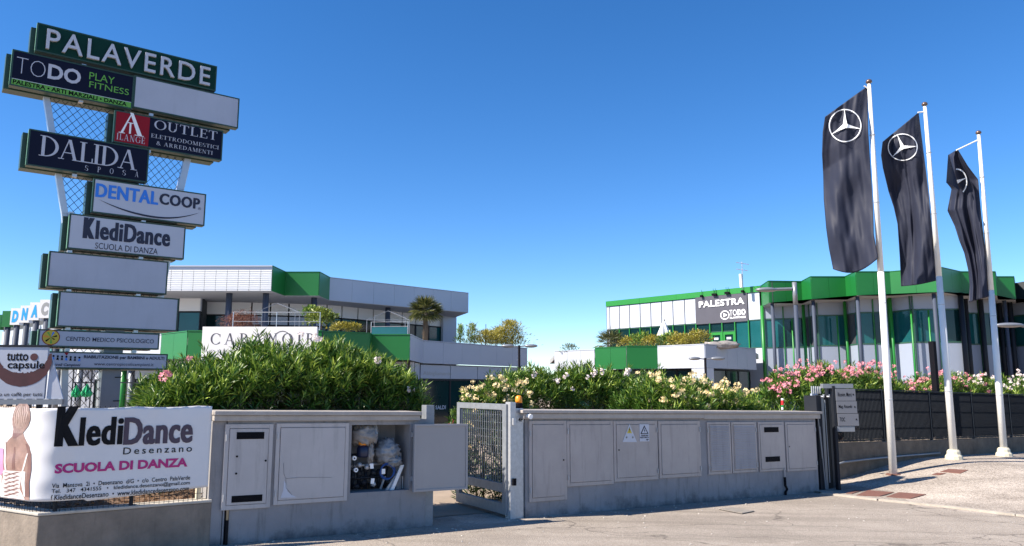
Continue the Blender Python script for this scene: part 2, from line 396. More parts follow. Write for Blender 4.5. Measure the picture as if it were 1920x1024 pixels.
# serif capitals drawn with strokes (unit height, own width)
def serif_glyph(ch):
    R = []; W = 0.13; t = 0.045; sf = 0.035; w = 0.72
    def stem(x, y0=0, y1=1, ww=W): R.append([(x-ww/2, y0), (x+ww/2, y0), (x+ww/2, y1), (x-ww/2, y1)])
    def ser(x, y, l=0.30):
        y = y if y == 0 else y-sf; R.append([(x-l/2, y), (x+l/2, y), (x+l/2, y+sf), (x-l/2, y+sf)])
    def diag(x0, y0, x1, y1, ww): R.append([(x0-ww/2, y0), (x0+ww/2, y0), (x1+ww/2, y1), (x1-ww/2, y1)])
    def bar(x0, x1, y, tt=t): R.append([(x0, y-tt/2), (x1, y-tt/2), (x1, y+tt/2), (x0, y+tt/2)])
    def arc(cx, cy, rx, ry, a0, a1, th=W, tv=t, n=22):
        for i in range(n):
            p = [math.radians(a0+(a1-a0)*(i+j)/n) for j in (0, 1)]
            o = [(cx+rx*math.cos(a), cy+ry*math.sin(a)) for a in p]; q = [(cx+(rx-th)*math.cos(a), cy+(ry-tv)*math.sin(a)) for a in p]
            R.append([q[0], o[0], o[1], q[1]])
    if ch == 'I': w = 0.34; stem(.17); ser(.17, 0); ser(.17, 1)
    elif ch == 'L': w = .62; stem(.18); ser(.18, 0); ser(.18, 1); bar(.18, .6, .022); stem(.58, 0, .24, t)
    elif ch == 'T': w = .68; stem(.34); ser(.34, 0); bar(.02, .66, .978); stem(.04, .78, 1, t); stem(.64, .78, 1, t)
    elif ch == 'E': w = .64; stem(.18); ser(.18, 0); ser(.18, 1); bar(.18, .6, .022); bar(.18, .56, .978); bar(.18, .46, .52); stem(.6, 0, .24, t); stem(.56, .78, 1, t); stem(.46, .42, .62, t)
    elif ch == 'D': w = .82; stem(.18); ser(.18, 0); ser(.18, 1); arc(.24, .5, .54, .5, -90, 90)
    elif ch in 'O': w = .86; arc(.43, .5, .42, .51, 0, 360, n=36)
    elif ch == 'Q': w = .9; arc(.43, .5, .42, .51, 0, 360, n=36); diag(.85, -.15, .5, .15, .12)
    elif ch == 'C': w = .76; arc(.43, .5, .42, .51, 42, 318, n=30); stem(.73, .66, .92, t); stem(.73, .08, .26, t)
    elif ch == 'G': w = .82; arc(.43, .5, .42, .51, 42, 330, n=30); stem(.73, .66, .92, t); stem(.72, .08, .44, .1); ser(.72, .46, .24)
    elif ch == 'A': w = .84; diag(.12, 0, .40, 1, t); diag(.68, 0, .42, 1, W); bar(.22, .60, .34); ser(.12, 0, .24); ser(.70, 0, .28)
    elif ch == 'V': w = .84; diag(.40, 0, .14, 1, W); diag(.42, 0, .70, 1, t); ser(.14, 1); ser(.70, 1, .24)
    elif ch == 'U': w = .82; stem(.16, .3, 1); stem(.64, .3, 1, t); ser(.16, 1); ser(.64, 1, .24); arc(.375, .34, .285, .35, 180, 360, W, t)
    elif ch == 'N': w = .84; stem(.14, 0, 1, t); stem(.68, 0, 1, t); diag(.66, 0, .16, 1, W); ser(.14, 0, .24); ser(.14, 1, .26); ser(.68, 1, .24)
    elif ch == 'M': w = 1.0; stem(.14, 0, 1, t); stem(.84, 0, 1, W); diag(.49, 0, .18, 1, W); diag(.49, 0, .80, 1, t); ser(.14, 0, .24); ser(.84, 0, .28); ser(.12, 1, .2); ser(.86, 1, .22)
    elif ch in 'PR':
        w = .70; stem(.18); ser(.18, 0); ser(.18, 1); arc(.24, .74, .38, .26, -90, 90)
        if ch == 'R': w = .8; diag(.66, 0, .38, .5, W); ser(.70, 0, .22)
    elif ch == 'S': w = .60; arc(.29, .745, .25, .255, 60, 270); arc(.29, .255, .27, .255, -110, 90); stem(.5, .72, .9, t); stem(.06, .1, .3, t)
    elif ch == '&': w = .8; arc(.32, .76, .2, .24, 0, 360); arc(.32, .27, .3, .27, 0, 360); diag(.76, 0, .3, .6, .08)
    elif ch == ' ': w = .34
    return R, w
def put_serif(f, s, a0, a1, h0, h1, d, m, parent, gap=0.06, name='lettering'):
    gl = []; x = 0
    for ch in s:
        R, w = serif_glyph(ch); gl.append((x, R)); x += w+gap
    tot = x-gap; k = (a1-a0)/tot; mb = MB(); i = 0; big = big_text(f, a0, h0, h1, s)
    for gi, (x, R) in enumerate(gl):
        if big and gi: mb.build('letter', m, parent); mb = MB()
        if not R: continue
        for q in R:
            dd = d+0.0004*(i % 5); i += 1
            mb.add([f.P(a0+(x+px)*k, dd, h0+(h1-h0)*py) for px, py in q], [(0, 1, 2, 3)])
    return mb.build('letter' if big else name, m, parent, kind=None if big else 'stuff')
def TS(f, s, uL, vT, vB, uR, m, parent, d=0.004, **k):
    a0, h0 = f.px(uL, vB, d); h1 = f.H(uL, vT, d); a1 = f.S(uR, (vT+vB)/2, d)
    return put_serif(f, s, a0, a1, h0, h1, d, m, parent, **k)

# ------------------------------------------------------------------ foliage
def leaves_mesh(name, P, D, L, W, m, parent, seed=0, kind='stuff', varb=None, droop=0.12):
    """P base points, D directions, L lengths, W widths: folded lance-shaped leaves in one mesh"""
    rg = np.random.RandomState(seed); n = len(P)
    D = D/np.linalg.norm(D, axis=1)[:, None]
    up = rg.normal(size=(n, 3))*0.55+np.array([0, 0, 1.0]); up -= D*np.sum(up*D, 1)[:, None]; up /= np.linalg.norm(up, axis=1)[:, None]+1e-9
    S = np.cross(D, up); L = L[:, None]; W = W[:, None]
    mid = P+D*L*0.5+up*W*0.1; c = mid-up*W*0.28
    tip = P+D*L-up*L*droop
    V = np.stack([P, mid+S*W*0.5, tip, mid-S*W*0.5, c], 1)
    V = V.reshape(-1, 3); b = np.array(base_of(parent)) if parent else np.zeros(3); V = V-b
    k = (np.arange(n)*5)[:, None]
    Fc = np.concatenate([k+np.array([[0, 1, 4]]), k+np.array([[0, 4, 3]]), k+np.array([[1, 2, 4]]), k+np.array([[4, 2, 3]])], 1).reshape(-1, 3)
    me = bpy.data.meshes.new(name); me.vertices.add(len(V)); me.vertices.foreach_set('co', V.astype(np.float32).ravel())
    me.loops.add(len(Fc)*3); me.loops.foreach_set('vertex_index', Fc.astype(np.int32).ravel())
    me.polygons.add(len(Fc)); me.polygons.foreach_set('loop_start', (np.arange(len(Fc))*3).astype(np.int32))
    me.polygons.foreach_set('loop_total', np.full(len(Fc), 3, np.int32))
    me.update(); me.validate()
    vr = rg.rand(n) if varb is None else np.clip(varb+rg.normal(size=n)*0.2, 0, 1)
    at = me.attributes.new('var', 'FLOAT', 'POINT'); at.data.foreach_set('value', np.repeat(vr, 5).astype(np.float32))
    me.materials.append(m); o = bpy.data.objects.new(name, me); COL.objects.link(o)
    if parent: o.parent = parent
    if kind: o['kind'] = kind
    return o

FL = {}
def flower_mesh(key, m, seed, n=9, R=0.055, ps=0.032):
    r = random.Random(seed); mb = MB(); mb.v.append((0, 0, -R*.6))
    for i in range(n):
        d = Vector((r.gauss(0, 1), r.gauss(0, 1), r.gauss(0.35, 0.8))).normalized(); c = d*R*r.uniform(0.5, 1.1)
        t = d.orthogonal().normalized(); w = d.cross(t); a0 = r.uniform(0, 6)
        k0 = len(mb.v); mb.v += [tuple(c+t*.002), tuple(c-t*.002)]; mb.f.append((0, k0, k0+1))
        for j in range(5):
            a = a0+j*1.2566; e = t*math.cos(a)+w*math.sin(a); g = t*math.cos(a+0.5)+w*math.sin(a+0.5); h = t*math.cos(a-0.5)+w*math.sin(a-0.5)
            s = ps*r.uniform(0.8, 1.15)
            mb.add([c, c+g*s*0.62+d*s*0.3, c+e*s+d*s*r.uniform(0.1, 0.5), c+h*s*0.62+d*s*0.3], [(0, 1, 2, 3)])
    me = mb.mesh('flower_cluster'); me.materials.append(m); return me
for k_, m_ in (('pink', 'flpink'), ('yellow', 'flyel'), ('white', 'flwh')):
    FL[k_] = [flower_mesh(k_, M[m_], 11*i+3) for i in range(4)]

def oleander(f, prof, d0, d1, hb, nshoot, seed, label, flowers=(), group='oleander shrubs', leafL=0.145, vis_front=True, mname='oleander', stems=10):
    """prof: silhouette (s,h) left to right in frame f; the shrub fills depth d0..d1"""
    rg = np.random.RandomState(seed)
    a0, a1 = prof[0][0], prof[-1][0]; dm = (d0+d1)/2; hd = abs(d1-d0)/2
    root = thing('oleander_shrub', label, 'shrub', f.P((a0+a1)/2, dm, hb), group)
    xs = np.array([p[0] for p in prof]); hs = np.array([p[1] for p in prof])
    S = rg.uniform(a0, a1, nshoot); Dd = rg.uniform(-1, 1, nshoot)
    top = np.interp(S, xs, hs)-0.05
    cl = np.array([noise.noise(Vector((s*2.3, dd*1.7, seed*3.1)))+0.6*noise.noise(Vector((s*6.1, dd*4.0, seed))) for s, dd in zip(S, Dd)])
    top = top-0.26*np.abs(Dd)**2*(top-hb)*0.7+cl*0.15-0.07+rg.rand(nshoot)**7*.16
    u = rg.rand(nshoot); H = hb+(top-hb)*np.where(rg.rand(nshoot) < 0.5, 1-0.18*u, u**0.75)
    fr = (H-hb)/np.maximum(top-hb, 0.05)
    edge = np.clip((S-(a0+a1)/2)/((a1-a0)/2), -1, 1)
    ex, en = np.array(f.x), np.array(f.n); Z = np.array([0, 0, 1.0])
    P = np.array(f.O)[None]+S[:, None]*ex+(dm+Dd*hd)[:, None]*en+H[:, None]*Z
    D = (edge**3*0.55)[:, None]*ex+(Dd*0.85*(1.1-0.7*fr))[:, None]*en+(0.35+0.75*fr)[:, None]*Z+rg.normal(size=(nshoot, 3))*0.33
    D /= np.linalg.norm(D, axis=1)[:, None]
    PP = []; DD = []; LL = []; WW = []; VV = []
    for j in range(5):
        back = j*0.036
        for q in range(3):
            ang = rg.uniform(0, 6.283, nshoot)
            a = np.cross(D, np.array([0.3, 0.2, 1.0])); a /= np.linalg.norm(a, axis=1)[:, None]; b = np.cross(D, a)
            side = a*np.cos(ang)[:, None]+b*np.sin(ang)[:, None]
            spread = 0.45+0.24*j+rg.uniform(-.15, .15, nshoot)
            dd = D+side*spread[:, None]
            PP.append(P-D*back); DD.append(dd); L = leafL*rg.uniform(0.7, 1.2, nshoot)*(0.75 if j == 0 else 1)
            LL.append(L); WW.append(L*rg.uniform(0.12, 0.165, nshoot)); VV.append(0.16+0.46*fr**2-0.05*j+0.12*(Dd*np.sign(d1-d0)))  # sunlit tips and shaded inner leaves are put into the leaf colour
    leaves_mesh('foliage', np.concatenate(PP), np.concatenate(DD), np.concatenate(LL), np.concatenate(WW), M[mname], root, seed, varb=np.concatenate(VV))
    r = random.Random(seed)
    for i in range(stems):
        s = a0+(a1-a0)*(i+0.5)/stems+r.uniform(-.1, .1); d = dm+r.uniform(-.5, .5)*hd; tp = float(np.interp(s, xs, hs))*0.8
        MB().tube([f.P(s*0.9+(a0+a1)*0.05, d, hb), f.P(s*0.96+(a0+a1)*0.02, d, (hb+tp)/2), f.P(s+r.uniform(-.1, .1), d+r.uniform(-.1, .1), tp)], 0.016, 5, 0.006).build('stem', M['bark'], root)
    k = 0
    for colr, n, lo, hi, where in flowers:      # where: (s-range) or explicit list of (s,h)
        for i in range(n):
            if isinstance(where, list): s, h = where[i % len(where)]; d = d1 if vis_front else d0
            else:
                s = r.uniform(*where); tp = float(np.interp(s, xs, hs)); q = r.uniform(lo, hi); h = hb+(tp-hb)*q
                d = d1-(d1-d0)*(0.05+0.55*max(0, q-0.55)/0.45*r.random())
            me = FL[colr][(k+seed) % 4]; k += 1
            o = bpy.data.objects.new('flower_cluster', me); COL.objects.link(o); o.parent = root
            o.location = f.P(s, d, h)-base_of(root); o.rotation_euler = (r.uniform(-.5, .5), r.uniform(-.5, .5), r.uniform(0, 6)); sc = r.uniform(0.6, 1.05); o.scale = (sc,)*3
    return root

def shrub(root, c, rx, ry, rz, n, L, m, seed=0, wr=0.4, up=0.3):
    rg = np.random.RandomState(seed); v = rg.normal(size=(n, 3)); v /= np.linalg.norm(v, axis=1)[:, None]
    rad = rg.rand(n)**0.4; v[:, 2] = np.where(v[:, 2] < -0.4, -v[:, 2], v[:, 2])
    nz = np.array([noise.noise(Vector((float(a), float(b), float(c_)))*2.2+Vector((seed, 0, 0))) for a, b, c_ in v])
    rad = rad*(1+0.45*nz)
    P = np.array(c)+v*rad[:, None]*np.array([rx, ry, rz]); D = v+rg.normal(size=(n, 3))*0.6+np.array([0, 0, up])
    Ls = L*rg.uniform(0.7, 1.3, n)
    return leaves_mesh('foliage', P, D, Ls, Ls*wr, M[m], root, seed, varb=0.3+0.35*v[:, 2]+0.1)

# ------------------------------------------------------------------ ground
W = Fr(atz(415, 1022, 0), ray(3130, 780))            # line of the roadside wall and meter cabinets
def add_grime(m):
    nt = m.node_tree; N = nt.nodes; L = nt.links; b = N['Principled BSDF']; src = b.inputs['Base Color'].links[0].from_socket
    geo = N.new('ShaderNodeNewGeometry'); k = -W.x.z
    dp = N.new('ShaderNodeVectorMath'); dp.operation = 'DOT_PRODUCT'; dp.inputs[1].default_value = (k*W.x.x, k*W.x.y, 1); L.new(geo.outputs['Position'], dp.inputs[0])
    mp = N.new('ShaderNodeMapping'); mp.inputs['Scale'].default_value = (1.1, 1.1, 1.1); L.new(geo.outputs['Position'], mp.inputs['Vector'])
    n = N.new('ShaderNodeTexNoise'); n.inputs['Scale'].default_value = 1.5; n.inputs['Detail'].default_value = 9; n.inputs['Roughness'].default_value = .7; L.new(mp.outputs[0], n.inputs['Vector'])
    h = N.new('ShaderNodeMath'); h.operation = 'MULTIPLY_ADD'; h.inputs[1].default_value = -1.05; h.inputs[2].default_value = 1.05*k*(W.O.x*W.x.x+W.O.y*W.x.y)+.02
    L.new(dp.outputs['Value'], h.inputs[0])
    a = N.new('ShaderNodeMath'); a.operation = 'ADD'; L.new(h.outputs[0], a.inputs[0]); L.new(n.outputs['Fac'], a.inputs[1])
    r = N.new('ShaderNodeMapRange'); r.inputs[1].default_value = .40; r.inputs[2].default_value = .62; r.inputs[3].default_value = 0; r.inputs[4].default_value = .85; L.new(a.outputs[0], r.inputs[0])
    mx = N.new('ShaderNodeMix'); mx.data_type = 'RGBA'; mx.inputs[7].default_value = (.045, .042, .045, 1); L.new(r.outputs[0], mx.inputs[0]); L.new(src, mx.inputs[6]); L.new(mx.outputs[2], b.inputs['Base Color'])
add_grime(M['stucco'])
def sst(a, b, x): t = min(1, max(0, (x-a)/(b-a))); return t*t*(3-2*t)
def sd(x, y):
    q = Vector((x-W.O.x, y-W.O.y, 0)); return q.x*W.x.x+q.y*W.x.y, q.dot(W.n)
def gz(x, y):
    s, d = sd(x, y)
    z = W.x.z*max(-3, min(20, s)) + 0.41*sst(10.6, 15.2, s)*(1-sst(0.2, 5.5, d))*(1-sst(30, 60, s))*(1-sst(2, 8, -d))
    return z
def gpx(u, v):
    z = 0
    for _ in range(30): p = atz(u, v, z); z = 0.5*z+0.5*gz(p.x, p.y)
    p.z = gz(p.x, p.y); return p
def gsd(s, d, dz=0.0):
    p = W.O+Vector((W.x.x, W.x.y, 0))*s+W.n*d; p.z = gz(p.x, p.y)+dz; return p
def axis(lo, hi, st, far):
    a = list(np.arange(lo, hi+1e-6, st)); x = st
    L_ = []; R_ = []; q = lo; 
    while q > -far: x *= 1.5; q -= x; L_.append(q)
    x = st; q = hi
    while q < far: x *= 1.5; q += x; R_.append(q)
    return L_[::-1]+a+R_
SA = axis(-10, 26, 0.3, 900); DA = axis(-9, 9, 0.3, 900)
def sheet(cond, dz):
    mb = MB(); idx = {}
    def vi(i, j):
        if (i, j) not in idx: idx[(i, j)] = len(mb.v); mb.v.append(tuple(gsd(SA[i], DA[j], dz)))
        return idx[(i, j)]
    for i in range(len(SA)-1):
        for j in range(len(DA)-1):
            if cond(SA[i], SA[i+1], DA[j], DA[j+1]): mb.f.append((vi(i, j), vi(i+1, j), vi(i+1, j+1), vi(i, j+1)))
    return mb
o = struct(sheet(lambda *a: True, 0), 'road', M['asphalt'])
o = struct(sheet(lambda a, b, c, d: d < -0.5 and a > -40 and b < 80 and c > -90, 0.006), 'parking_lot', M['lot'])
# pavement with coarse chippings on the right, edged by a flush kerb
KB = [gpx(u, v) for u, v in ((1545, 926), (1590, 932), (1660, 939), (1735, 946), (1830, 957), (1920, 968), (2060, 985), (2400, 1030))]
KB = [sd(p.x, p.y) for p in KB]
mb = MB(); nR = 30
ss_ = [KB[0][0]+(KB[-1][0]-KB[0][0])*i/60 for i in range(61)]
kpts = []
acc = [0]
for i in range(1, len(KB)): acc.append(acc[-1]+math.dist(KB[i], KB[i-1]))
def kb_at(t):
    q = t*acc[-1]
    for i in range(1, len(KB)):
        if q <= acc[i]+1e-9:
            w = (q-acc[i-1])/(acc[i]-acc[i-1]); return (KB[i-1][0]+(KB[i][0]-KB[i-1][0])*w, KB[i-1][1]+(KB[i][1]-KB[i-1][1])*w)
    return KB[-1]
NT = 60
for i in range(NT+1):
    t = i/NT; ks, kd = kb_at(t); fs_, fd_ = 10.3+(30-10.3)*t, -0.62
    for j in range(nR+1):
        w = j/nR; mb.v.append(tuple(gsd(ks+(fs_-ks)*w, kd+(fd_-kd)*w, 0.02)))
for i in range(NT):
    for j in range(nR):
        k = i*(nR+1)+j; mb.f.append((k, k+1, k+nR+2, k+nR+1))
struct(mb, 'pavement', M['paving'])
kroot = bpy.data.objects.new('kerb', None); COL.objects.link(kroot); kroot['kind'] = 'structure'; kroot.location = gsd(*KB[2]); BASE['kerb'] = Vector(kroot.location)
rr = random.Random(4)
q = 0.0
while q < acc[-1]-1.0:
    L_ = 1.0
    a = kb_at(q/acc[-1]); b = kb_at((q+L_-0.015)/acc[-1]); nx = Vector((b[0]-a[0], b[1]-a[1])).normalized(); pn = Vector((-nx.y, nx.x))
    pts = [(a[0], a[1]), (b[0], b[1]), (b[0]+pn.x*0.11, b[1]+pn.y*0.11), (a[0]+pn.x*0.11, a[1]+pn.y*0.11)]
    top = [gsd(*p, 0.028+rr.uniform(0, .004)) for p in pts]; MB().prism(top, (0, 0, -0.12)).build('kerb_stone', M['kerb'], kroot)
    q += L_
# iron covers let into the ground
def cover(name, corners, label, m='rust', group=None, dz=0.03):
    ps = [gpx(*c) for c in corners]; mb = MB(); mb.prism([p+Vector((0, 0, dz)) for p in ps], (0, 0, -0.08))
    return mb.build(name, M[m], None, label=label, cat='manhole cover', group=group, bevel=0.004)
G_ = 'rusty inspection covers in the pavement'
cover('manhole_cover', [(1606, 931.5), (1650, 933.5), (1676, 926), (1628, 922)], 'large rusty square cover, middle one of the row of three beside the kerb', group=G_)
cover('manhole_cover', [(1662, 934.5), (1708, 938), (1737, 930), (1686, 926)], 'rusty square cover at the right end of the row of three beside the kerb', group=G_)
cover('manhole_cover', [(1586, 928), (1598, 928.6), (1616, 922.5), (1604, 921.8)], 'small rusty cover at the left end of the row beside the dark gate posts', group=G_)
cover('manhole_cover', [(1763, 887), (1801, 890.5), (1816, 884), (1778, 882)], 'rusty square cover lying alone past the first white flagpole', group=G_)
cover('manhole_cover', [(1747, 892.5), (1762, 893.5), (1774, 890), (1757, 889)], 'small rusty cover touching the corner of the lone square cover', group=G_)
gr = thing('drain_grate', 'pale slotted drain grate in the asphalt before the right cabinet wall', 'drain grate', gpx(1385, 958))
gc = [gpx(1348, 956), gpx(1392, 964.5), gpx(1415, 960), gpx(1372, 953)]
gc = [p+Vector((0, 0, 0.006)) for p in gc]
mb = MB().prism(gc, (0, 0, -0.02)); mb.build('recess', M['vent'], gr)
def lerp(a, b, t): return a+(b-a)*t
for i in range(15):
    t0 = (i+0.12)/15; t1 = (i+0.72)/15
    p = [lerp(gc[0], gc[1], t0), lerp(gc[0], gc[1], t1), lerp(gc[3], gc[2], t1), lerp(gc[3], gc[2], t0)]
    MB().prism([x+Vector((0, 0, 0.012)) for x in p], (0, 0, -0.01)).build('bar', M['kerb'], gr)
# loose stones along the wall foot
rr = random.Random(9); mb = MB()
for i in range(170):
    s = rr.uniform(-0.2, 12); d = 0.05+abs(rr.gauss(0, 0.35)); 
    if rr.random() < 0.35: s = rr.uniform(0, 11); d = rr.uniform(.3, 3)
    r_ = rr.uniform(0.004, 0.013); p = gsd(s, d, r_*0.4); mb.blob(p, r_*1.3, r_, r_*0.7, i, 0.3, 5, 3)
mb.build('gravel', M['pebble'], label='scattered pale pebbles and grit along the foot of the wall', cat='gravel', kind='stuff')

# ------------------------------------------------------------------ low concrete wall at the left and the planter behind it
cA = Vector((-2460, 1440, 0)).normalized()            # direction of the return wall
corner = W.P(-1.68, 0, 0)
NLW = Vector((-cA.y, cA.x, 0)); NLW = NLW if NLW.dot(Vector((0, -1, 0))) > 0 else -NLW
def off_poly(t, depth):
    # footprint: far left end, corner, right end, then back
    a = corner+cA*5+Vector((cA.y, -cA.x, 0))*(-depth)*-1*0
    return a
def foot(dfront, dback, z):
    nl = Vector((-cA.y, cA.x, 0)); nl = nl if nl.dot(Vector((0, -1, 0))) > 0 else -nl
    n = W.n; ex = Vector((W.x.x, W.x.y, 0))
    def cor(d):   # mitred corner at offset d outward
        # solve corner + nl*d + cA*t = corner + n*d + ex*s
        A = np.array([[cA.x, -ex.x], [cA.y, -ex.y]]); b = np.array([(n-nl).x*d, (n-nl).y*d]); t, s = np.linalg.solve(A, b)
        return corner+nl*d+cA*t
    pts = [corner+cA*5+nl*dfront, cor(dfront), W.P(-0.12, dfront, 0), W.P(-0.12, dback, 0), cor(dback), corner+cA*5+nl*dback]
    return [Vector((p.x, p.y, z)) for p in pts]
root = thing('low_wall', 'low stained concrete planter wall under the dance school banner', 'wall', corner+Vector((0, 0, -0.3)))
MB().prism(foot(0.0, -0.17, 0.445), (0, 0, -0.85)).build('wall_body', M['conc'], root, bevel=0.012)
MB().prism(foot(0.012, -0.185, 0.475), (0, 0, -0.03)).build('coping', M['conclip'], root, bevel=0.008)
mb = MB(); NS = 90; ND = 24
for i in range(NS+1):
    for j in range(ND+1):
        s = -6+8.3*i/NS; d = -0.16-2.6*j/ND; p = W.P(s, d, 0); p.z = 0.36+0.05*noise.noise(Vector((s*3, d*3, 0)))+0.04*min(j, 3)
        mb.v.append(tuple(p))
for i in range(NS):
    for j in range(ND):
        k = i*(ND+1)+j
        if all((Vector(mb.v[q])-corner).dot(NLW) < -.10 for q in (k, k+1, k+ND+2, k+ND+1)): mb.f.append((k, k+1, k+ND+2, k+ND+1))
struct(mb, 'planter_soil', M['soil'], smooth=True)
rg = np.random.RandomState(3); n = 1500
s_ = rg.uniform(-2.2, 0.0, n); d_ = rg.uniform(-1.2, -0.22, n)
ok_ = np.array([(W.P(a, b, 0)-corner).dot(NLW) < -.24 for a, b in zip(s_, d_)]); s_ = s_[ok_]; d_ = d_[ok_]; n = len(s_)
P_ = np.array([W.P(a, b, 0.40+0.08*rg.rand()) for a, b in zip(s_, d_)]); P_[:, 2] = 0.40+0.10*rg.rand(n)
lt = thing('leaf_litter', 'dry fallen leaves lying on the soil behind the low wall', 'leaf litter', W.P(-1, -.6, .4)); lt['kind'] = 'stuff'
leaves_mesh('litter', P_, rg.normal(size=(n, 3))*np.array([1, 1, .35]), rg.uniform(.03, .09, n), rg.uniform(.012, .03, n), M['litter'], lt, 3)

# banner along the fence, bending round the corner
exW = Vector((W.x.x, W.x.y, 0)); nl_ = Vector((-cA.y, cA.x, 0)); nl_ = nl_ if nl_.dot(Vector((0, -1, 0))) > 0 else -nl_
RB = 0.30; sB0 = -1.64
def bpath(a):          # a>=0: along the front, measured from the start of the flat part; a<0 goes round the bend and left
    start = W.P(sB0+0.13, 0.045, 0); start.z = 0
    if a >= 0: return start+exW*a, W.n
    ang = W.n.angle(nl_); bend = RB*ang
    if -a < bend:
        th = -a/RB; ax = (nl_-W.n*W.n.dot(nl_)).normalized()
        nn = W.n*math.cos(th)+ax*math.sin(th); return start-W.n*RB+nn*RB, nn
    tend = start-W.n*RB+nl_*RB
    return tend+cA*(-a-bend), nl_
BT, BB = 1.452, 0.575
def wr_(a, h):
    w = 0.007*noise.noise(Vector((a*2.2, h*1.6, 3)))+0.002*noise.noise(Vector((a*7, h*3.5, 1)))
    if a < 0.1: w += 0.012*noise.noise(Vector((a*5, h*6, 8)))
    e = max(0, (h-BT+0.10)/0.10); w += 0.010*e*noise.noise(Vector((a*11, 0.5, 2)))
    return w
def bfun(a, d, h):
    p, n = bpath(a); hz = h+W.x.z*max(0, a+sB0)
    return p+n*(d+wr_(a, h))+Vector((0, 0, hz))
root = thing('banner', 'white dance school banner tied along the fence on the low wall', 'banner', W.P(-1, 0.04, .58))
mb = MB(); A_ = [-2.6+0.03*i for i in range(int((2.6+1.335)/0.03)+1)]; HN = 30
for a in A_:
    top = BT-0.012*abs(math.sin(a*5.3)); bot = BB
    if a > 0.2: bot = BB-0.03+0.065*(a/1.3)
    for j in range(HN+1): mb.v.append(tuple(bfun(a, 0, bot+(top-bot)*j/HN)))
for i in range(len(A_)-1):
    for j in range(HN): k = i*(HN+1)+j; mb.f.append((k, k+1, k+HN+2, k+HN+1))
o = mb.build('sheet', M['banner'], root, smooth=True)
sol = o.modifiers.new('thick', 'SOLIDIFY'); sol.thickness = 0.003; sol.offset = -1
def BTx(s, uL, vT, vB, uR, m, bold=0.0, shear=0.0, spacing=1.0, xb=0.0):
    a0, h0 = W.px(uL, vB, 0.05); h1 = W.H(uL, vT, 0.05); a1 = W.S(uR, (vT+vB)/2, 0.05); o0 = sB0+0.13
    fn = lambda a, d, h: bfun(a-o0, d, h-W.x.z*0)
    return put_text(W, s, a0, a1, h0, h1, 0.005, M[m], root, bold=bold, shear=shear, spacing=spacing, fn=fn, xb=xb)
BTx('K', 105.5, 755.5, 831, 147, 'black', 0.03, xb=.016)
BTx('ledi', 149, 777, 831, 230, 'black', 0.02, xb=.0075, spacing=1.08)
BTx('Dance', 232, 779, 831, 361, 'purplet', 0.02, xb=.0065, spacing=1.06)
BTx('Desenzano', 231, 835.5, 848.5, 360, 'black', 0.005, spacing=1.35)
BTx('SCUOLA DI DANZA', 102.5, 863.5, 882, 351.5, 'pinktext', 0.045)
BTx('Via  Mantova  2i  •  Desenzano  d/G  •  c/o  Centro  PalaVerde', 97.6, 900.5, 909, 356, 'black', 0.008)
BTx('Tel.   347   4341555   •   kledidance.desenzano@gmail.com', 96.7, 911, 921, 355.5, 'black', 0.008)
BTx('f KledidanceDesenzano  •  www.kledidancedesenzano.com', 95, 922, 932, 354, 'black', 0.008)
# printed picture on the banner: a dancer seen from behind
def printshape(name, rows, m, d):
    mb = MB(); n = 7; R2 = []
    for i in range(len(rows)-1):
        for q in range(4): R2.append([rows[i][k]+(rows[i+1][k]-rows[i][k])*q/4 for k in range(3)])
    R2.append(list(rows[-1]))
    for h, a, b in R2:
        for j in range(n+1): mb.v.append(tuple(bfun(a+(b-a)*j/n, d, h)))
    for i in range(len(R2)-1):
        for j in range(n): k = i*(n+1)+j; mb.f.append((k, k+1, k+n+2, k+n+1))
    return mb.build(name, M[m], root)
def upx(u, v):      # pixel -> (a,h) on the banner's left part
    best = None
    r = ray(u, v)
    for i in range(400):
        a = -1.2+i*0.005; p, n = bpath(a); c = r.x*p.y-r.y*p.x
        if best is None or abs(c) < best[0]: best = (abs(c), a, p)
    p = best[2]; t = p.y/r.y
    return best[1], EYE+r.z*t-0*W.x.z
def rows_px(R):
    out = []
    for v, ul, ur in R:
        a, h = upx(ul, v); b, _ = upx(ur, v); out.append((h, a, b))
    return out
printshape('print', rows_px([(757, 36, 50), (762, 30, 57), (772, 25, 59), (785, 22.5, 58), (797, 22.5, 54), (806, 24.5, 47), (815, 27, 40)]), 'hair', 0.0045)
printshape('print', rows_px([(806, 24, 42), (818, 24, 46), (826, 16, 50), (834, 10, 55), (850, 8, 58), (866, 6, 59), (884, 4, 57), (905, 3, 56), (931, 2, 55)]), 'skin', 0.0035)
printshape('print', rows_px([(881, 6, 43), (895, 7, 40), (912, 3, 38), (931, 2, 48)]), 'lace', 0.0055)
printshape('print', rows_px([(826, 7.5, 12), (850, 9, 12.5), (883, 11, 15)]), 'lace', 0.0062)
printshape('print', rows_px([(850, 51, 53.5), (870, 45, 48), (885, 40, 43)]), 'lace', 0.0062)
printshape('print', rows_px([(840, 0, 7), (858, -2, 8.5), (880, -2, 9), (890, 0, 4)]), 'pinkp', 0.0060)
printshape('print', rows_px([(884, 42, 48), (905, 41, 47.5), (931, 45.5, 47.5)]), 'banner', 0.0060)
for i in range(6):      # crossed lacing
    v = 885+i*7.5
    for q_ in (0, 1):
        R_ = []
        for k_ in range(5):
            t_ = k_/4; uu = 11+24*t_ if q_ == 0 else 35-24*t_
            R_.append((v+6.5*t_, uu-3.0, uu+3.0))
        printshape('print', rows_px(R_), 'skin2', 0.0066+.0004*q_)
printshape('print', rows_px([(832, 48, 51), (850, 52, 58), (880, 52, 59), (905, 50, 56), (931, 47.5, 55)]), 'skin2', 0.0048)
printshape('print', rows_px([(838, 27, 29), (860, 25, 30), (880, 24, 29)]), 'skin2', 0.0042)
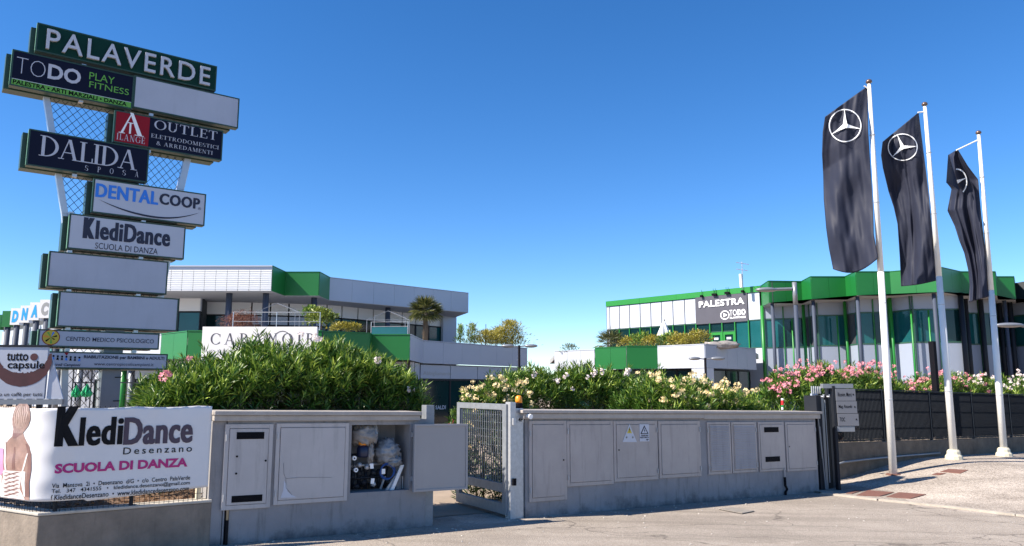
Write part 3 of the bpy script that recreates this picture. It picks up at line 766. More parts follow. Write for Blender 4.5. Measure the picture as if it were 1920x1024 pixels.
printshape('print', rows_px([(812, 25, 40), (822, 25, 30)]), 'skin2', 0.0049)
for i in range(7):
    printshape('print', rows_px([(760+i % 3, 34+i*2.4, 35+i*2.4), (774, 27+i*4.3, 28.2+i*4.3), (790, 26+i*3.9, 27+i*3.9), (803, 30+i*2.2, 30.6+i*2.2)]), 'hair2', 0.0056)
# wire mesh fence carrying the banner
root = thing('mesh_fence', 'dark wire mesh fence behind the dance school banner', 'fence', W.P(-1, -.05, .45))
mb = MB()
def fpt(a, h, d=-0.03): p, n = bpath(a); return p+n*d+Vector((0, 0, h))
for i in range(92):
    a = -2.9+i*0.046; mb.tube([fpt(a, .475), fpt(a, 1.46)], 0.0025, 4)
for h in (.49, .55, .61, .9, 1.2, 1.44):
    mb.tube([fpt(-2.9+i*0.1, h) for i in range(43)], 0.003, 4)
mb.build('wire_mesh', M['darksteel'], root, kind='stuff')
for a in (-1.9, -0.05, 0.62):
    MB().tube([fpt(a, .45, -.07), fpt(a, 1.46, -.07)], 0.02, 8).build('post', M['darksteel'], root)
f_ = W.off(-0.12)
box('end_post', M['cream2'], root, f_, -0.262, -0.215, -0.02, .03, .45, 1.44, bevel=0.004)

# ------------------------------------------------------------------ meter cabinets
def door(f, par, uL, uR, vT, vB, m='paintR', fr=0.05, gap=0.004, proud=0.022, hinges=True, hside=0, label=None, um=None, leafd=0.030, bot_extra=0.0, locks=()):
    a0, h1 = f.px(uL, vT, .02); h0 = f.H(uL, vB, .02); a1 = f.S(uR, vT, .02)
    dr = MB()
    # surround: four lengths butted end to end
    dr.box(f, a0, a0+fr, 0, proud, h0, h1); dr.box(f, a1-fr, a1, 0, proud, h0, h1)
    dr.box(f, a0+fr, a1-fr, 0, proud, h1-fr, h1); dr.box(f, a0+fr, a1-fr, 0, proud, h0, h0+fr+bot_extra)
    sur = dr.build('door_frame', M[m], par, bevel=0.003)
    lf = box('door', M[m], par, f, a0+fr+gap, a1-fr-gap, 0, leafd, h0+fr+bot_extra+gap, h1-fr-gap, bevel=0.004)
    if label: lf['label'] = label
    if hinges:
        x = a0+fr*0.35 if hside == 0 else a1-fr*0.35
        for hh in (h0+(h1-h0)*0.14, h0+(h1-h0)*0.84):
            MB().tube([f.P(x, proud+.010, hh-.035), f.P(x, proud+.010, hh+.035)], 0.008, 8).build('hinge', M['galv'], sur)
    for (ss, hh) in locks:
        MB().tube([f.P(a0+(a1-a0)*ss, leafd, h0+(h1-h0)*hh), f.P(a0+(a1-a0)*ss, leafd+.006, h0+(h1-h0)*hh)], 0.011, 10).build('lock', M['vent'], lf)
    return lf, (a0, a1, h0, h1)
def vent(f, lf, a0, a1, h0, h1, d):
    v = box('vent', M['vent'], lf, f, a0, a1, d, d+.002, h0, h1)
    mb = MB()
    for i in range(5):
        h = h0+(h1-h0)*(i+.5)/5; mb.box(f, a0+.004, a1-.004, d+.002, d+.006, h-.002, h+.002)
    mb.build('louvre', M['black'], lf, kind='stuff')
# left block
cabL = thing('meter_cabinet', 'left grey meter cabinet wall with its right door hanging open', 'utility cabinet', W.P(1.2, -.25, 0))
sR = 2.41; oa, oh = W.px(656, 925); ob = W.S(768, 860); ohT = W.H(660, 797)
mb = MB(); D0 = -0.5
mb.box(W, 0, oa, D0, 0, -.3, 1.30); mb.box(W, ob, sR, D0, 0, -.3, 1.30); mb.box(W, oa, ob, D0, 0, -.3, oh); mb.box(W, oa, ob, D0, -.42, oh, 1.30); mb.box(W, oa, ob, -.42, 0, ohT, 1.30)
mb.build('wall_body', M['stucco'], cabL)
box('cap', M['cap'], cabL, W, -.16, 2.30, D0-.06, .085, 1.345, 1.392, bevel=0.008)
box('cap', M['cap'], cabL, W, -.15, 2.29, D0-.04, .055, 1.285, 1.343, bevel=0.006)
box('post', M['gategalv'], cabL, W, 2.415, 2.53, -.16, -.03, -.3, 1.47, bevel=0.004)
box('post', M['stucco'], cabL, W, -.155, -.006, -.40, -.012, -.3, 1.283, bevel=0.004)
# downpipe recess
box('pipe', M['vent'], cabL, W, .015, .062, 0, .004, -.05, .37)
box('pipe', M['brass'], cabL, W, .030, .055, .004, .02, .25, .36, bevel=0.004)
box('pipe', M['black'], cabL, W, .028, .052, .004, .03, -.04, .25, bevel=0.004)
lf, (a0, a1, h0, h1) = door(W, cabL, 423, 513, 795.5, 957, m='paintL', fr=.045, leafd=.028, label='narrow grey door with a black vent slot at top and bottom', locks=((.26, .62), (.26, .42), (.86, .56)))
vent(W, lf, a0+.12, a1-.10, h1-.16, h1-.085, .029); vent(W, lf, a0+.10, a1-.09, h0+.075, h0+.145, .029)
lf, (a0, a1, h0, h1) = door(W, cabL, 519, 655, 794, 947, m='paintL', fr=.045, label='wide grey door dented and scuffed at its lower left corner')
mb = MB(); mb.tube([W.P(a0+.09, .033, h0+.45), W.P(a0+.10, .034, h0+.33), W.P(a0+.125, .034, h0+.28), W.P(a0+.30, .033, h0+.285), W.P(a1-.20, .032, h0+.27)], .0022, 5)
mb.tube([W.P(a0+.125, .033, h0+.28), W.P(a0+.13, .033, h0+.18), W.P(a0+.20, .033, h0+.10)], .0022, 5); mb.build('crease', M['stucco'], lf)
MB().poly(W, [(a0+.075, h0+.075), (a0+.26, h0+.07), (a0+.20, h0+.10), (a0+.15, h0+.14), (a0+.13, h0+.22), (a0+.105, h0+.26), (a0+.10, h0+.15)], .031, .0325).build('scuff', M['swhite'], lf)
# open door folded right back past the end post
Wd = W.off(0.11)
a0, h1 = Wd.px(777, 795.5); a1 = Wd.S(877, 800); h0 = Wd.H(777, 923)
od = box('open_door', M['paintD'], cabL, Wd, a0, a1, -.03, 0, h0, h1, bevel=0.004, label='cabinet door swung wide open past the gate opening')
fw = .028
for q in ((a0, a1, h1-fw, h1), (a0, a1, h0, h0+fw), (a0, a0+fw, h0+fw, h1-fw), (a1-fw, a1, h0+fw, h1-fw)):
    box('door_edge', M['paintD'], od, Wd, q[0], q[1], .001, .012, q[2], q[3], bevel=0.002)
for hh in (h0+.1, h1-.18):
    MB().tube([W.P(ob+.035, .075, hh), W.P(ob+.035, .075, hh+.1)], 0.009, 8).build('hinge', M['galv'], od)
    box('hinge', M['galv'], od, W, ob+.02, ob+.06, 0.0, .07, hh+.02, hh+.08)
# grime at the wall foot
# things stuffed in the open cabinet
def cp(u, v, d): a, h = W.px(u, v, d); return W.P(a, d, h)
def wad(name, c, rx, ry, rz, m, label, cat, seed, amp=.22, fr=3.5):
    return MB().blob(c, rx, ry, rz, seed, amp, 26, 20, fr).build(name, M[m], smooth=True, label=label, cat=cat)
wad('plastic_bag', cp(680, 816, -.17), .16, .12, .13, 'bag', 'crumpled beige bag stuffed in the top left corner of the open cabinet', 'plastic bag', 2, .22, 4.2)
wad('plastic_bag', cp(703, 813, -.12), .035, .04, .11, 'bagw', 'narrow pale bag hanging beside the crumpled beige bag', 'plastic bag', 5, .25)
wad('plastic_bag', cp(726, 846, -.16), .145, .12, .145, 'bagw', 'crinkled clear plastic bag above the blue hose', 'plastic bag', 8, .22, 5)
wad('plastic_bag', cp(738, 864, -.12), .10, .09, .07, 'bagw', 'smaller crinkled plastic bag under the big clear one', 'plastic bag', 11, .25, 5)
wad('cloth', cp(695, 850, -.12), .035, .05, .12, 'bag', 'grey cloth hanging between the bottle and the clear bag', 'cloth', 17, .35)
bt = thing('bottle', 'dark blue bottle with a wide orange cap among the pipes', 'bottle', cp(680, 857, -.14))
p = cp(680, 857, -.14); MB().lathe(p, [(.065, 0), (.075, .02), (.075, .11), (.045, .14)], 14).build('body', M['navyp'], bt, smooth=True)
MB().lathe(p, [(.055, .142), (.06, .15), (.06, .18), (.05, .20)], 14).build('cap', M['orange'], bt)
pw = thing('gas_pipework', 'dark gas pipes and valves with two round gauges in the cabinet', 'pipework', cp(690, 920, -.2))
rr = random.Random(12)
pa, ph = W.px(660, 918, -.2); 
for i in range(6):
    s = pa+.02+i*.085; pts = [W.P(s, -.25, ph-.0), W.P(s, -.25, ph+.22+.05*(i % 2))]
    MB().tube(pts, .022, 8).build('pipe', M['darksteel'], pw, smooth=True)
    MB().lathe(W.P(s, -.25, ph+.10+.05*(i % 3)), [(.03, 0), (.038, .01), (.038, .05), (.03, .06)], 8).build('valve', M['darksteel'], pw)
for hh in (.12, .27, .40):
    MB().tube([W.P(pa-.02, -.22, ph+hh), W.P(pa+.42, -.22, ph+hh+.02)], .016, 8).build('pipe', M['steel' if hh == .27 else 'darksteel'], pw, smooth=True)
for u, v in ((663, 859), (666, 881)):
    c = cp(u, v, -.10); MB().tube([c, c+W.n*.03], .026, 16).build('gauge', M['wtext'], pw)
    MB().tube([c+W.n*.03, c+W.n*.033], .010, 8).build('gauge_hub', M['vent'], pw)
    MB().tube([c-W.n*.002, c+Vector((0, 0, -.10))], .010, 6).build('pipe', M['darksteel'], pw)
for u, v in ((674, 872), (688, 876), (700, 886), (682, 905), (668, 912), (700, 908)):
    c = cp(u, v, -.15); MB().blob(c, .035, .03, .03, u, .2, 8, 6).build('valve', M[rr.choice(['darksteel', 'galv', 'darksteel'])], pw, smooth=True)
for u, v, t in ((697, 874, .1), (698.5, 902, -.1), (719, 884, .0)):
    a, h = W.px(u, v, -.06); w_, h_ = .022, .030
    tg = MB().poly(W, [(a-w_+t*h_, h-h_), (a+w_+t*h_, h-h_), (a+w_-t*h_, h+h_), (a-w_-t*h_, h+h_)], -.062, -.058).build('paper_tag', M['wtext'], label={697: 'upper white paper tag on the dark pipes', 698.5: 'lower white paper tag on the dark pipes', 719: 'white paper tag in front of the blue hose'}[u], cat='tag', group='paper tags on the pipework')
hs = []
ca, ch_ = W.px(727, 884, -.09)
for i in range(70):
    t = i/69*3.1*2*math.pi; r_ = .088+.012*math.sin(t*0.7); hs.append(W.P(ca+r_*math.cos(t), -.10+.02*math.sin(t*.37), ch_+r_*math.sin(t)))
MB().tube(hs, .0065, 6).build('hose', M['bluep'], smooth=True, label='coiled blue hose hanging before the clear plastic bags', cat='hose')
for i, (u0, v0, u1, v1, wd, lb) in enumerate(((733, 925, 755, 872, .022, 'long white batten leaning right in front of the others'), (723, 925, 750, 884, .030, 'broad grey batten leaning behind the long white one'), (747, 922, 748, 849, .035, 'upright white plank at the right side of the open cabinet'), (757, 922, 757, 893, .02, 'short white block standing at the right end of the open cabinet'), (712, 922, 722, 893, .012, 'thin pale strip leaning left of the battens'))):
    d = -.07-.035*i; a, h = W.px(u0, v0, d); b, g = W.px(u1, v1, d)
    MB().poly(W, [(a-wd, h), (a+wd, h), (b+wd, g), (b-wd, g)], d, d-.02).build('batten', M['wtext' if i in (0, 3) else 'galv' if i != 2 else 'bagw'], label=lb, cat='plank', group='battens stored in the open cabinet')

# right block
cabR = thing('meter_cabinet', 'long right grey meter cabinet wall with warning signs on a door', 'utility cabinet', W.P(7, -.25, -.15))
s0 = W.S(985, 860); s1 = W.S(1532, 850); sj = W.S(1316, 790)
box('wall_body', M['stucco'], cabR, W, s0, s1, -.5, 0, -.4, 1.30)
box('cap', M['cap'], cabR, W, s0-.10, s1+.12, -.56, .085, 1.375, 1.418, bevel=0.008)
box('cap', M['cap'], cabR, W, s0-.06, sj, -.54, .055, 1.30, 1.372, bevel=0.006)
box('cap', M['cap'], cabR, W, sj+.01, s1+.10, -.53, .045, 1.29, 1.372, bevel=0.006)
D_ = [(992, 1062, 789, 942, dict(locks=((.9, .5),))), (1062.5, 1149, 789.5, 913, dict()), (1150, 1232, 789.5, 904, dict(hside=1, locks=((.10, .52),))), (1234, 1312, 789.5, 897.5, dict(hside=1, locks=()))]
for i, (a, b, t, c, k) in enumerate(D_):
    lf, dd = door(W, cabR, a, b, t, c, fr=.05, **k)
    if i == 2:
        sgd = .033
        P3 = [(1180, 796), (1193, 828), (1166, 828)]
        def wp(u, v): return W.px(u, v, sgd)
        MB().poly(W, [wp(1180, 795), wp(1194, 829), wp(1167, 829)][::-1], sgd, sgd+.003).build('warning_sign', M['swhite'], lf, label='triangular electric shock warning sign')
        MB().poly(W, [wp(1180, 801), wp(1184.6, 812.5), wp(1175.2, 812.5)][::-1], sgd+.0035, sgd+.0045).build('warning_mark', M['yellow'], lf)
        MB().poly(W, [wp(1180.5, 800), wp(1179, 806), wp(1180.6, 806), wp(1179.6, 811), wp(1181.6, 805), wp(1180.2, 805)], sgd+.005, sgd+.006).build('warning_mark', M['vent'], lf)
        for u in (1174.5, 1186):
            c = W.px(u, 820, sgd); MB().tube([W.P(c[0], sgd+.0035, c[1]), W.P(c[0], sgd+.005, c[1])], .018, 14).build('warning_mark', M['greyt'], lf)
            MB().poly(W, [(c[0]-.006, c[1]-.012), (c[0]+.008, c[1]-.010), (c[0]+.004, c[1]+.013)], sgd+.006, sgd+.007).build('warning_mark', M['vent'], lf)
        a_, h_ = wp(1199.5, 828); b_, g_ = wp(1216.5, 795.5)
        box('warning_sign', M['swhite'], lf, W, a_, b_, sgd, sgd+.003, h_, g_, label='rectangular white danger sign with a triangle')
        w_ = b_-a_
        MB().poly(W, [(a_+w_*.08, g_-(g_-h_)*.56), (a_+w_*.92, g_-(g_-h_)*.56), (a_+w_*.5, g_-(g_-h_)*.06)], sgd+.0035, sgd+.0045).build('warning_mark', M['vent'], lf)
        MB().poly(W, [(a_+w_*.2, g_-(g_-h_)*.52), (a_+w_*.8, g_-(g_-h_)*.52), (a_+w_*.5, g_-(g_-h_)*.17)], sgd+.005, sgd+.006).build('warning_mark', M['swhite'], lf)
        MB().poly(W, [(a_+w_*.53, g_-(g_-h_)*.22), (a_+w_*.44, g_-(g_-h_)*.37), (a_+w_*.5, g_-(g_-h_)*.37), (a_+w_*.48, g_-(g_-h_)*.5), (a_+w_*.58, g_-(g_-h_)*.34), (a_+w_*.51, g_-(g_-h_)*.34)], sgd+.0065, sgd+.0075).build('warning_mark', M['vent'], lf)
        H_ = g_-h_
        put_text(W, 'TENSIONE', a_+w_*.1, b_-w_*.1, g_-H_*.69, g_-H_*.61, sgd+.005, M['vent'], lf, bold=.03)
        put_text(W, 'ELETTRICA', a_+w_*.06, b_-w_*.06, g_-H_*.81, g_-H_*.72, sgd+.005, M['vent'], lf, bold=.03)
        put_text(W, '4P', b_-w_*.35, b_-w_*.08, g_-H_*.95, g_-H_*.86, sgd+.005, M['vent'], lf, bold=.03)
# louvred pair
for (uA, uB, vb, hs_) in ((1325.5, 1369, 890.5, 0), (1370.5, 1417, 887.5, 1)):
    lf, (a0, a1, h0, h1) = door(W, cabR, uA, uB, 791.5, vb, fr=.04, hside=hs_)
    n = 19; mb0 = None
    for i in range(n):
        h = h0+.06+(h1-h0-.12)*(i+.5)/n; hh = (h1-h0-.12)/n
        MB().prism([W.P(a0+.055, .031, h-hh*.45), W.P(a0+.055, .043, h-hh*.40), W.P(a0+.055, .031, h+hh*.42)], W.x*(a1-a0-.11)).build('slat', M['paintR'], lf)
lf, (a0, a1, h0, h1) = door(W, cabR, 1421, 1469, 791.5, 885, fr=.035, hinges=False)
for t in (.79, .19):
    vent(W, lf, a0+.14, a1-.16, h0+(h1-h0)*t, h0+(h1-h0)*(t+.105), .031)
door(W, cabR, 1472, 1528, 791.5, 884.5, fr=.04, hside=1, locks=((.08, .5),))
sp_ = W.S(1469, 900)
MB().tube([W.P(sp_, .03, -.3), W.P(sp_, .03, .05), W.P(sp_+.02, .05, .10), W.P(sp_-.01, .04, .16), W.P(sp_, .03, .30)], .022, 8).build('pipe', M['vent'], cabR)
MB().tube([W.P(sp_, .03, .30), W.P(sp_, .03, .44)], .016, 8).build('pipe', M['paintR'], cabR)
# dark damp tide marks at the foot of the wall: thin irregular crust
def crust(par, sA, sB, seed, hm=.20):
    r = random.Random(seed); N_ = int((sB-sA)/.05); mb = MB(); pts = []
    for i in range(N_+1):
        s = sA+(sB-sA)*i/N_
        h = .03+hm*max(0, noise.noise(Vector((s*1.3, seed, 0)))+.25)*(0.75+.5*noise.noise(Vector((s*9, seed, 4))))
        pts.append((s, h))
    return pts
# ------------------------------------------------------------------ gate between the two blocks
gp = thing('gate_post', 'galvanised steel gate post with house number plate and orange beacon bracket', 'gate post', W.P(3.8, -.05, -.1))
sa, sb = W.S(957, 860), W.S(984, 860)
sm = sa+(sb-sa)*.42
box('post', M['galv'], gp, W, sa, sm-.01, -.12, .0, -.35, 1.52, bevel=.004)
box('post', M['galv'], gp, W, sm, sb-.006, -.28, -.02, -.35, 1.44, bevel=.004)
a, h = W.px(977, 787, 0); box('number_plate', M['galv'], gp, W, a-.055, a+.055, -.02, -.012, h-.04, h+.04)
put_text(W, '4P', a-.04, a+.04, h-.028, h+.028, -.010, M['vent'], gp, bold=.03)
for v, n_ in ((790, 'hinge'), (903, 'lock')):
    a, h = W.px(963, v, .01); box(n_, M['galv' if n_ == 'hinge' else 'vent'], gp, W, a-.02, a+.03, .001, .035, h-.05, h+.04, bevel=.003)
pb = W.P(W.S(979, 760), -.08, 1.44)
bc = thing('beacon', 'orange warning beacon on a black base above the gate post', 'beacon light', pb)
MB().lathe(pb, [(.045, 0), (.052, .01), (.052, .055), (.042, .07)], 14).build('base', M['vent'], bc)
MB().lathe(pb, [(.044, .071), (.048, .10), (.044, .15), (.025, .168), (.0, .17)], 16).build('lens', M['orange'], bc, smooth=True)
cmr = thing('lamp_sensor', 'small white photocell sticking out beside the number plate', 'sensor', W.P(W.S(986, 780), .03, 1.33))
p = W.P(W.S(986, 782), .02, 1.34); MB().tube([p, p+W.n*.05+Vector((0, 0, .0)), p+W.n*.10+Vector((0.0, 0, -.01))], .028, 12, .034).build('head', M['wtext'], cmr)
MB().tube([p, p+Vector((.02, 0, .07))], .012, 8).build('arm', M['wtext'], cmr)
# leaf of the gate
hg = W.P(W.S(957, 900), -.06, 0); far = gpx(858, 946)
G = fr2((far.x, far.y), (hg.x, hg.y), gz(hg.x, hg.y)); GL = G.len
gt = thing('gate', 'grey steel gate of vertical bars standing half open', 'gate', G.P(GL/2, 0, .05))
gh1 = G.H(955, 758); gh0 = .045
w_ = .095
box('frame', M['gategalv'], gt, G, 0, w_, -.03, .03, gh0, gh1, bevel=.004); box('frame', M['gategalv'], gt, G, GL-w_*1.1, GL, -.03, .03, gh0, gh1, bevel=.004)
box('frame', M['gategalv'], gt, G, w_, GL-w_*1.1, -.03, .03, gh1-w_*.85, gh1, bevel=.004)
box('rail', M['gategalv'], gt, G, w_, GL-w_*1.1, -.03, .03, gh0+.28, gh0+.40, bevel=.004)
box('rail', M['gategalv'], gt, G, w_, GL-w_*1.1, -.03, .03, gh0, gh0+.14, bevel=.004)
nb = 20
for i in range(nb):
    a = w_+(GL-2.1*w_)*(i+.5)/nb; box('bar', M['gategalv'], gt, G, a-.004, a+.004, -.007, .007, gh0+.402, gh1-w_*.87)
for i in range(9):
    h = gh0+.47+(gh1-gh0-.62)*i/8; MB().tube([G.P(w_, -.014, h), G.P(GL-1.1*w_, -.014, h)], .003, 5).build('cross_wire', M['gategalv'], gt)

# ------------------------------------------------------------------ sign totem
q = atY(70, 725, 12.5); d_ = ray(2850, 725)
TF = Fr((q.x, q.y, 0), (d_.x, d_.y, 0))
tot = thing('sign_totem', 'tall double-post totem stacked with shop sign boards', 'sign tower', TF.P(.8, -.2, 0))
tdv = -.22
def tp(u, v, d=tdv): a, h = TF.px(u, v, d); return a, h
def slab(f, par, pts, wd, d0, d1, name, m):
    for i in range(len(pts)-1):
        (a, h), (b, g) = pts[i], pts[i+1]
        MB().poly(f, [(a-wd/2, h), (a+wd/2, h), (b+wd/2, g), (b-wd/2, g)], d0, d1).build(name, m, par, bevel=.004)
pl = [tp(129.5, 752), tp(127.5, 470), tp(122, 400), tp(86, 172)]
pl[0] = (pl[0][0], 0.2)
slab(TF, tot, pl, .10, tdv-.12, tdv, 'post', M['steel'])
pr = [tp(204, 752), tp(204, 640), tp(300, 500), tp(339, 355), tp(354, 290), tp(372, 205)]
pr[0] = (pr[0][0], .2); pr = [pr[0], (pr[0][0], 2.6), (2.35-.55, 3.2), tp(339, 355), tp(354, 290), tp(372, 205)]
slab(TF, tot, pr[2:], .12, tdv-.12, tdv, 'post', M['steel'])
box('cabinet_post', M['polegrey'], tot, TF, pr[0][0]-.15, pr[0][0]+.15, -.5, -.14, .2, 3.2, bevel=.006)
for h in (.95, 1.4, 1.8):
    box('post_hinge', M['vent'], tot, TF, pr[0][0]+.05, pr[0][0]+.151, -.139, -.132, h, h+.015)
mb = MB()     # diamond lattice between the posts
lo_, hi_ = 1.3, 7.0
def xl(h): 
    for (a, b), (c, e) in zip(pl, pl[1:]):
        if b <= h <= e: return a+(c-a)*(h-b)/(e-b)
    return pl[-1][0]
def xr(h):
    P4 = [(pr[0][0], .2), (pr[0][0], 2.6)]+pr[2:]
    for (a, b), (c, e) in zip(P4, P4[1:]):
        if b <= h <= e: return a+(c-a)*(h-b)/(e-b)
    return pr[-1][0]
for sgn in (1, -1):
    c = -8.0
    while c < 14:
        pts = []
        h = lo_
        while h <= hi_:
            a = (h-c)*0.85 if sgn > 0 else (c-h)*0.85
            if xl(h) < a < xr(h): pts.append((a, h))
            h += .03
        if len(pts) > 2:
            mb.tube([TF.P(*[pts[0][0], tdv-.05+sgn*.004, pts[0][1]]), TF.P(pts[-1][0], tdv-.05+sgn*.004, pts[-1][1])], .0045, 4)
        c += .155
mb.build('lattice', M['darksteel'], tot, kind='stuff')
for h in (7.19, 6.55, 5.86, 5.22, 4.56, 3.90, 3.24, 2.61, 2.26):
    for a in (0.22, 1.35):
        box('bracket', M['steel'], tot, TF, max(a, xl(h)-.05)+.02, max(a, xl(h)-.05)+.09, -.15, -.05, h-.03, h+.02)
BOARDS = {}
def sboard(key, a0, a1, h0, h1, m, label, d=0.0, th=.16, fw=.022, frame='frame'):
    r = thing('sign_board', label, 'sign', TF.P((a0+a1)/2, d-th/2, h0), 'sign boards stacked on the totem')
    bx = MB(); bx.box(TF, a0, a1, d-th, d-.008, h0, h1); bx.build('box', M[frame], r, bevel=.006)
    f4 = MB(); f4.box(TF, a0, a1, d-.007, d, h1-fw, h1); f4.box(TF, a0, a1, d-.007, d, h0, h0+fw); f4.box(TF, a0, a0+fw, d-.007, d, h0+fw, h1-fw); f4.box(TF, a1-fw, a1, d-.007, d, h0+fw, h1-fw)
    f4.build('frame', M[frame], r)
    if m: box('face', M[m], r, TF, a0+fw+.002, a1-fw-.002, d-.007, d-.003, h0+fw+.002, h1-fw-.002)
    # rear twin board seen as the darker edge on the left
    box('back_box', M[frame], r, TF, a0-.07, a1-.09, d-.46, d-th-.05, h0-.01, h1-.02, bevel=.006)
    box('side_strip', M['framelit'], r, TF, a0-.006, a0-.001, d-.05, d-.012, h0+.01, h1-.01)  # sunlight on the board's left edge, painted as a paler strip of frame colour
    BOARDS[key] = r; return r
DT = .002
r = sboard('PAL', -.467, 2.495, 7.24, 7.74, 'sgreen', 'topmost dark green board with big raised PALAVERDE letters')
a0, h0 = TF.px(85, 92); h1 = TF.H(85, 54); a1 = TF.S(394, 130)
put_text(TF, 'PALAVERDE', a0, a1, h0, h1, 0.002, M['swhite'], r, bold=.004, thick=.05, split=True, spacing=1.16, name='letter')
r = sboard('TODO', -.777, 1.076, 6.555, 7.178, 'snavy', 'navy and lime TODO play fitness board, second row left')
st = TF.H(19.5, 145)
box('stripe', M['slime'], r, TF, -.752, 1.05, -.002, .001, 6.579, st-.012)
box('stripe', M['swhite'], r, TF, -.752, 1.05, -.002, .0012, st-.011, st-.003)
T(TF, 'TO', 29, 105, 135.7, 86.5, M['stext'], r, d=DT, bold=-.028)
T(TF, 'DO', 88.8, 118.3, 147, 153, M['stext'], r, d=DT, bold=.03)
T(TF, 'PLAY', 167, 134.5, 148.3, 216, M['slime'], r, d=DT, bold=.0)
T(TF, 'FITNESS', 167, 151.8, 163.5, 243, M['slime'], r, d=DT, bold=.0)
T(TF, 'PALESTRA • ARTI MARZIALI • DANZA', 23.5, 148, 156.5, 241, M['vent'], r, d=DT+.001, bold=.03)
r = sboard('BL1', 1.08, 2.952, 6.595, 7.2, 'sblank', 'blank pale board beside the TODO board, second row right')
r = sboard('ILA', .806, 2.68, 5.90, 6.49, 'snavy', 'red and navy outlet board, third row right')
rx = TF.S(280, 240); box('red_panel', M['sred'], r, TF, .83, rx, -.002, .001, 5.925, 6.465)
mb = MB(); c = TF.px(247, 230)
w_ = .17
ax, ah = TF.px(248, 212); b1, bh = TF.px(227, 248); b2, _ = TF.px(266, 256)
mb.poly(TF, [(b1-.01, bh), (b1+.03, bh), (ax+.005, ah), (ax-.008, ah)], .002, .003)
mb.poly(TF, [(b2-.075, bh), (b2, bh), (ax+.02, ah), (ax-.035, ah)], .0034, .0044)
mb.poly(TF, [(b1-.04, bh-.012), (b1+.06, bh-.012), (b1+.06, bh), (b1-.04, bh)], .0048, .0058)
mb.poly(TF, [(b2-.12, bh-.012), (b2+.03, bh-.012), (b2+.03, bh), (b2-.12, bh)], .0048, .0058)
mb.poly(TF, [(ax-.03, bh), (ax+.0, bh), (ax+.0, bh+.20), (ax-.03, bh+.20)], .006, .007)
mb.poly(TF, [(ax-.06, bh+.19), (ax+.03, bh+.19), (ax+.03, bh+.205), (ax-.06, bh+.205)], .0075, .0085)
mb.build('emblem', M['wtext'], r)
TS(TF, 'ILANGE', 218, 248.8, 261, 272.5, M['stext'], r, d=DT, gap=.12)
TS(TF, 'OUTLET', 288.6, 224, 241.2, 409, M['stext'], r, d=DT)
TS(TF, 'ELETTRODOMESTICI', 282.8, 250, 257.3, 411.7, M['stext'], r, d=DT, gap=.1)
TS(TF, '& ARREDAMENTI', 293, 264.5, 271.8, 400, M['stext'], r, d=DT, gap=.1)
r = sboard('DAL', -.443, 1.402, 5.253, 5.874, 'snavy', 'navy bridal shop board with big serif letters, third row left', d=.02)
TS(TF, 'DALIDA', 71, 252, 291, 260, M['stext'], r, d=DT+.02, gap=-.04)
for i, ch in enumerate('SPOSA'):
    u = 158.5+i*23.5; TS(TF, ch, u, 309.6+i*2.9, 319.6+i*2.95, u+7.5, M['stext'], r, d=DT+.02)
r = sboard('DEN', .563, 2.435, 4.60, 5.208, 'swhite', 'pale dental board with blue and navy letters over a curved swoosh')
T(TF, 'DENTAL', 179.3, 343, 369, 297.4, M['bluetext'], r, d=DT, bold=.02, xb=.007, spacing=1.08)
T(TF, 'COOP', 299, 361.5, 382.8, 375, M['navytext'], r, d=DT, bold=.02, xb=.007, spacing=1.08)
T(TF, '®', 371, 388.5, 393.5, 377, M['navytext'], r, d=DT)
e0 = TF.px(184.5, 373.5); e1 = TF.px(375, 398.5); N_ = 26; top = []; bot = []
hd = TF.px(285, 403)[1]
for i in range(N_+1):
    t = i/N_; a = e0[0]+(e1[0]-e0[0])*t; y = e0[1]+(e1[1]-e0[1])*t; sag = .175*(1-(2*abs(t-.56)/1.12)**2) if t < .56 else .175*(1-((t-.56)/.44)**2)
    th_ = .034*math.sin(math.pi*min(1, t))**.8
    top.append((a, y-sag)); bot.append((a, y-sag-th_))
mb = MB()
for i in range(N_): mb.add([TF.P(top[i][0], DT, top[i][1]), TF.P(top[i+1][0], DT, top[i+1][1]), TF.P(bot[i+1][0], DT, bot[i+1][1]-1e-4), TF.P(bot[i][0], DT, bot[i][1]-1e-4)], [(0, 1, 2, 3)])
mb.build('swoosh', M['navytext'], r)
r = sboard('KLE', .246, 2.11, 3.937, 4.542, 'swhite', 'pale dance school board on the totem with condensed black letters')
T(TF, 'K', 156.8, 407, 446.5, 176.5, M['navytext'], r, d=DT, bold=.03, xb=.018)
T(TF, 'lediDance', 179.3, 413, 448.5, 319.4, M['navytext'], r, d=DT, bold=.02, xb=.010, spacing=1.10)
T(TF, 'SCUOLA DI DANZA', 178, 454.5, 466, 296.6, M['navytext'], r, d=DT, bold=.002)
r = sboard('B2', .002, 1.855, 3.275, 3.873, 'sblank', 'blank pale board just under the dance school board')
r = sboard('B3', .193, 2.072, 2.627, 3.22, 'sblank', 'lower blank pale board above the medical centre board')
r = sboard('CEN', -.052, 1.788, 2.293, 2.577, 'sblank', 'thin medical centre board with a round coloured emblem at its left')
ca, chh = TF.px(95.4, 632.6)
for i, (rad, mm) in enumerate(((.128, 'sred'), (.116, 'yellow'))):
    MB().tube([TF.P(ca, DT+.001*i, chh), TF.P(ca, DT+.0008+.001*i, chh)], rad, 28).build('emblem', M[mm], r)
rr = random.Random(5)
for i in range(7):
    a = i*.9+.3; l = rr.uniform(.06, .1); c_ = ['vent', 'bluetext', 'slime', 'orange', 'vent', 'slime', 'vent'][i]; dd = DT+.003+.0006*i
    MB().poly(TF, [(ca, chh), (ca+l*math.cos(a-.16), chh+l*math.sin(a-.16)), (ca+l*1.1*math.cos(a), chh+l*1.1*math.sin(a)), (ca+l*math.cos(a+.16), chh+l*math.sin(a+.16))], dd, dd+.0004).build('emblem', M[c_], r)
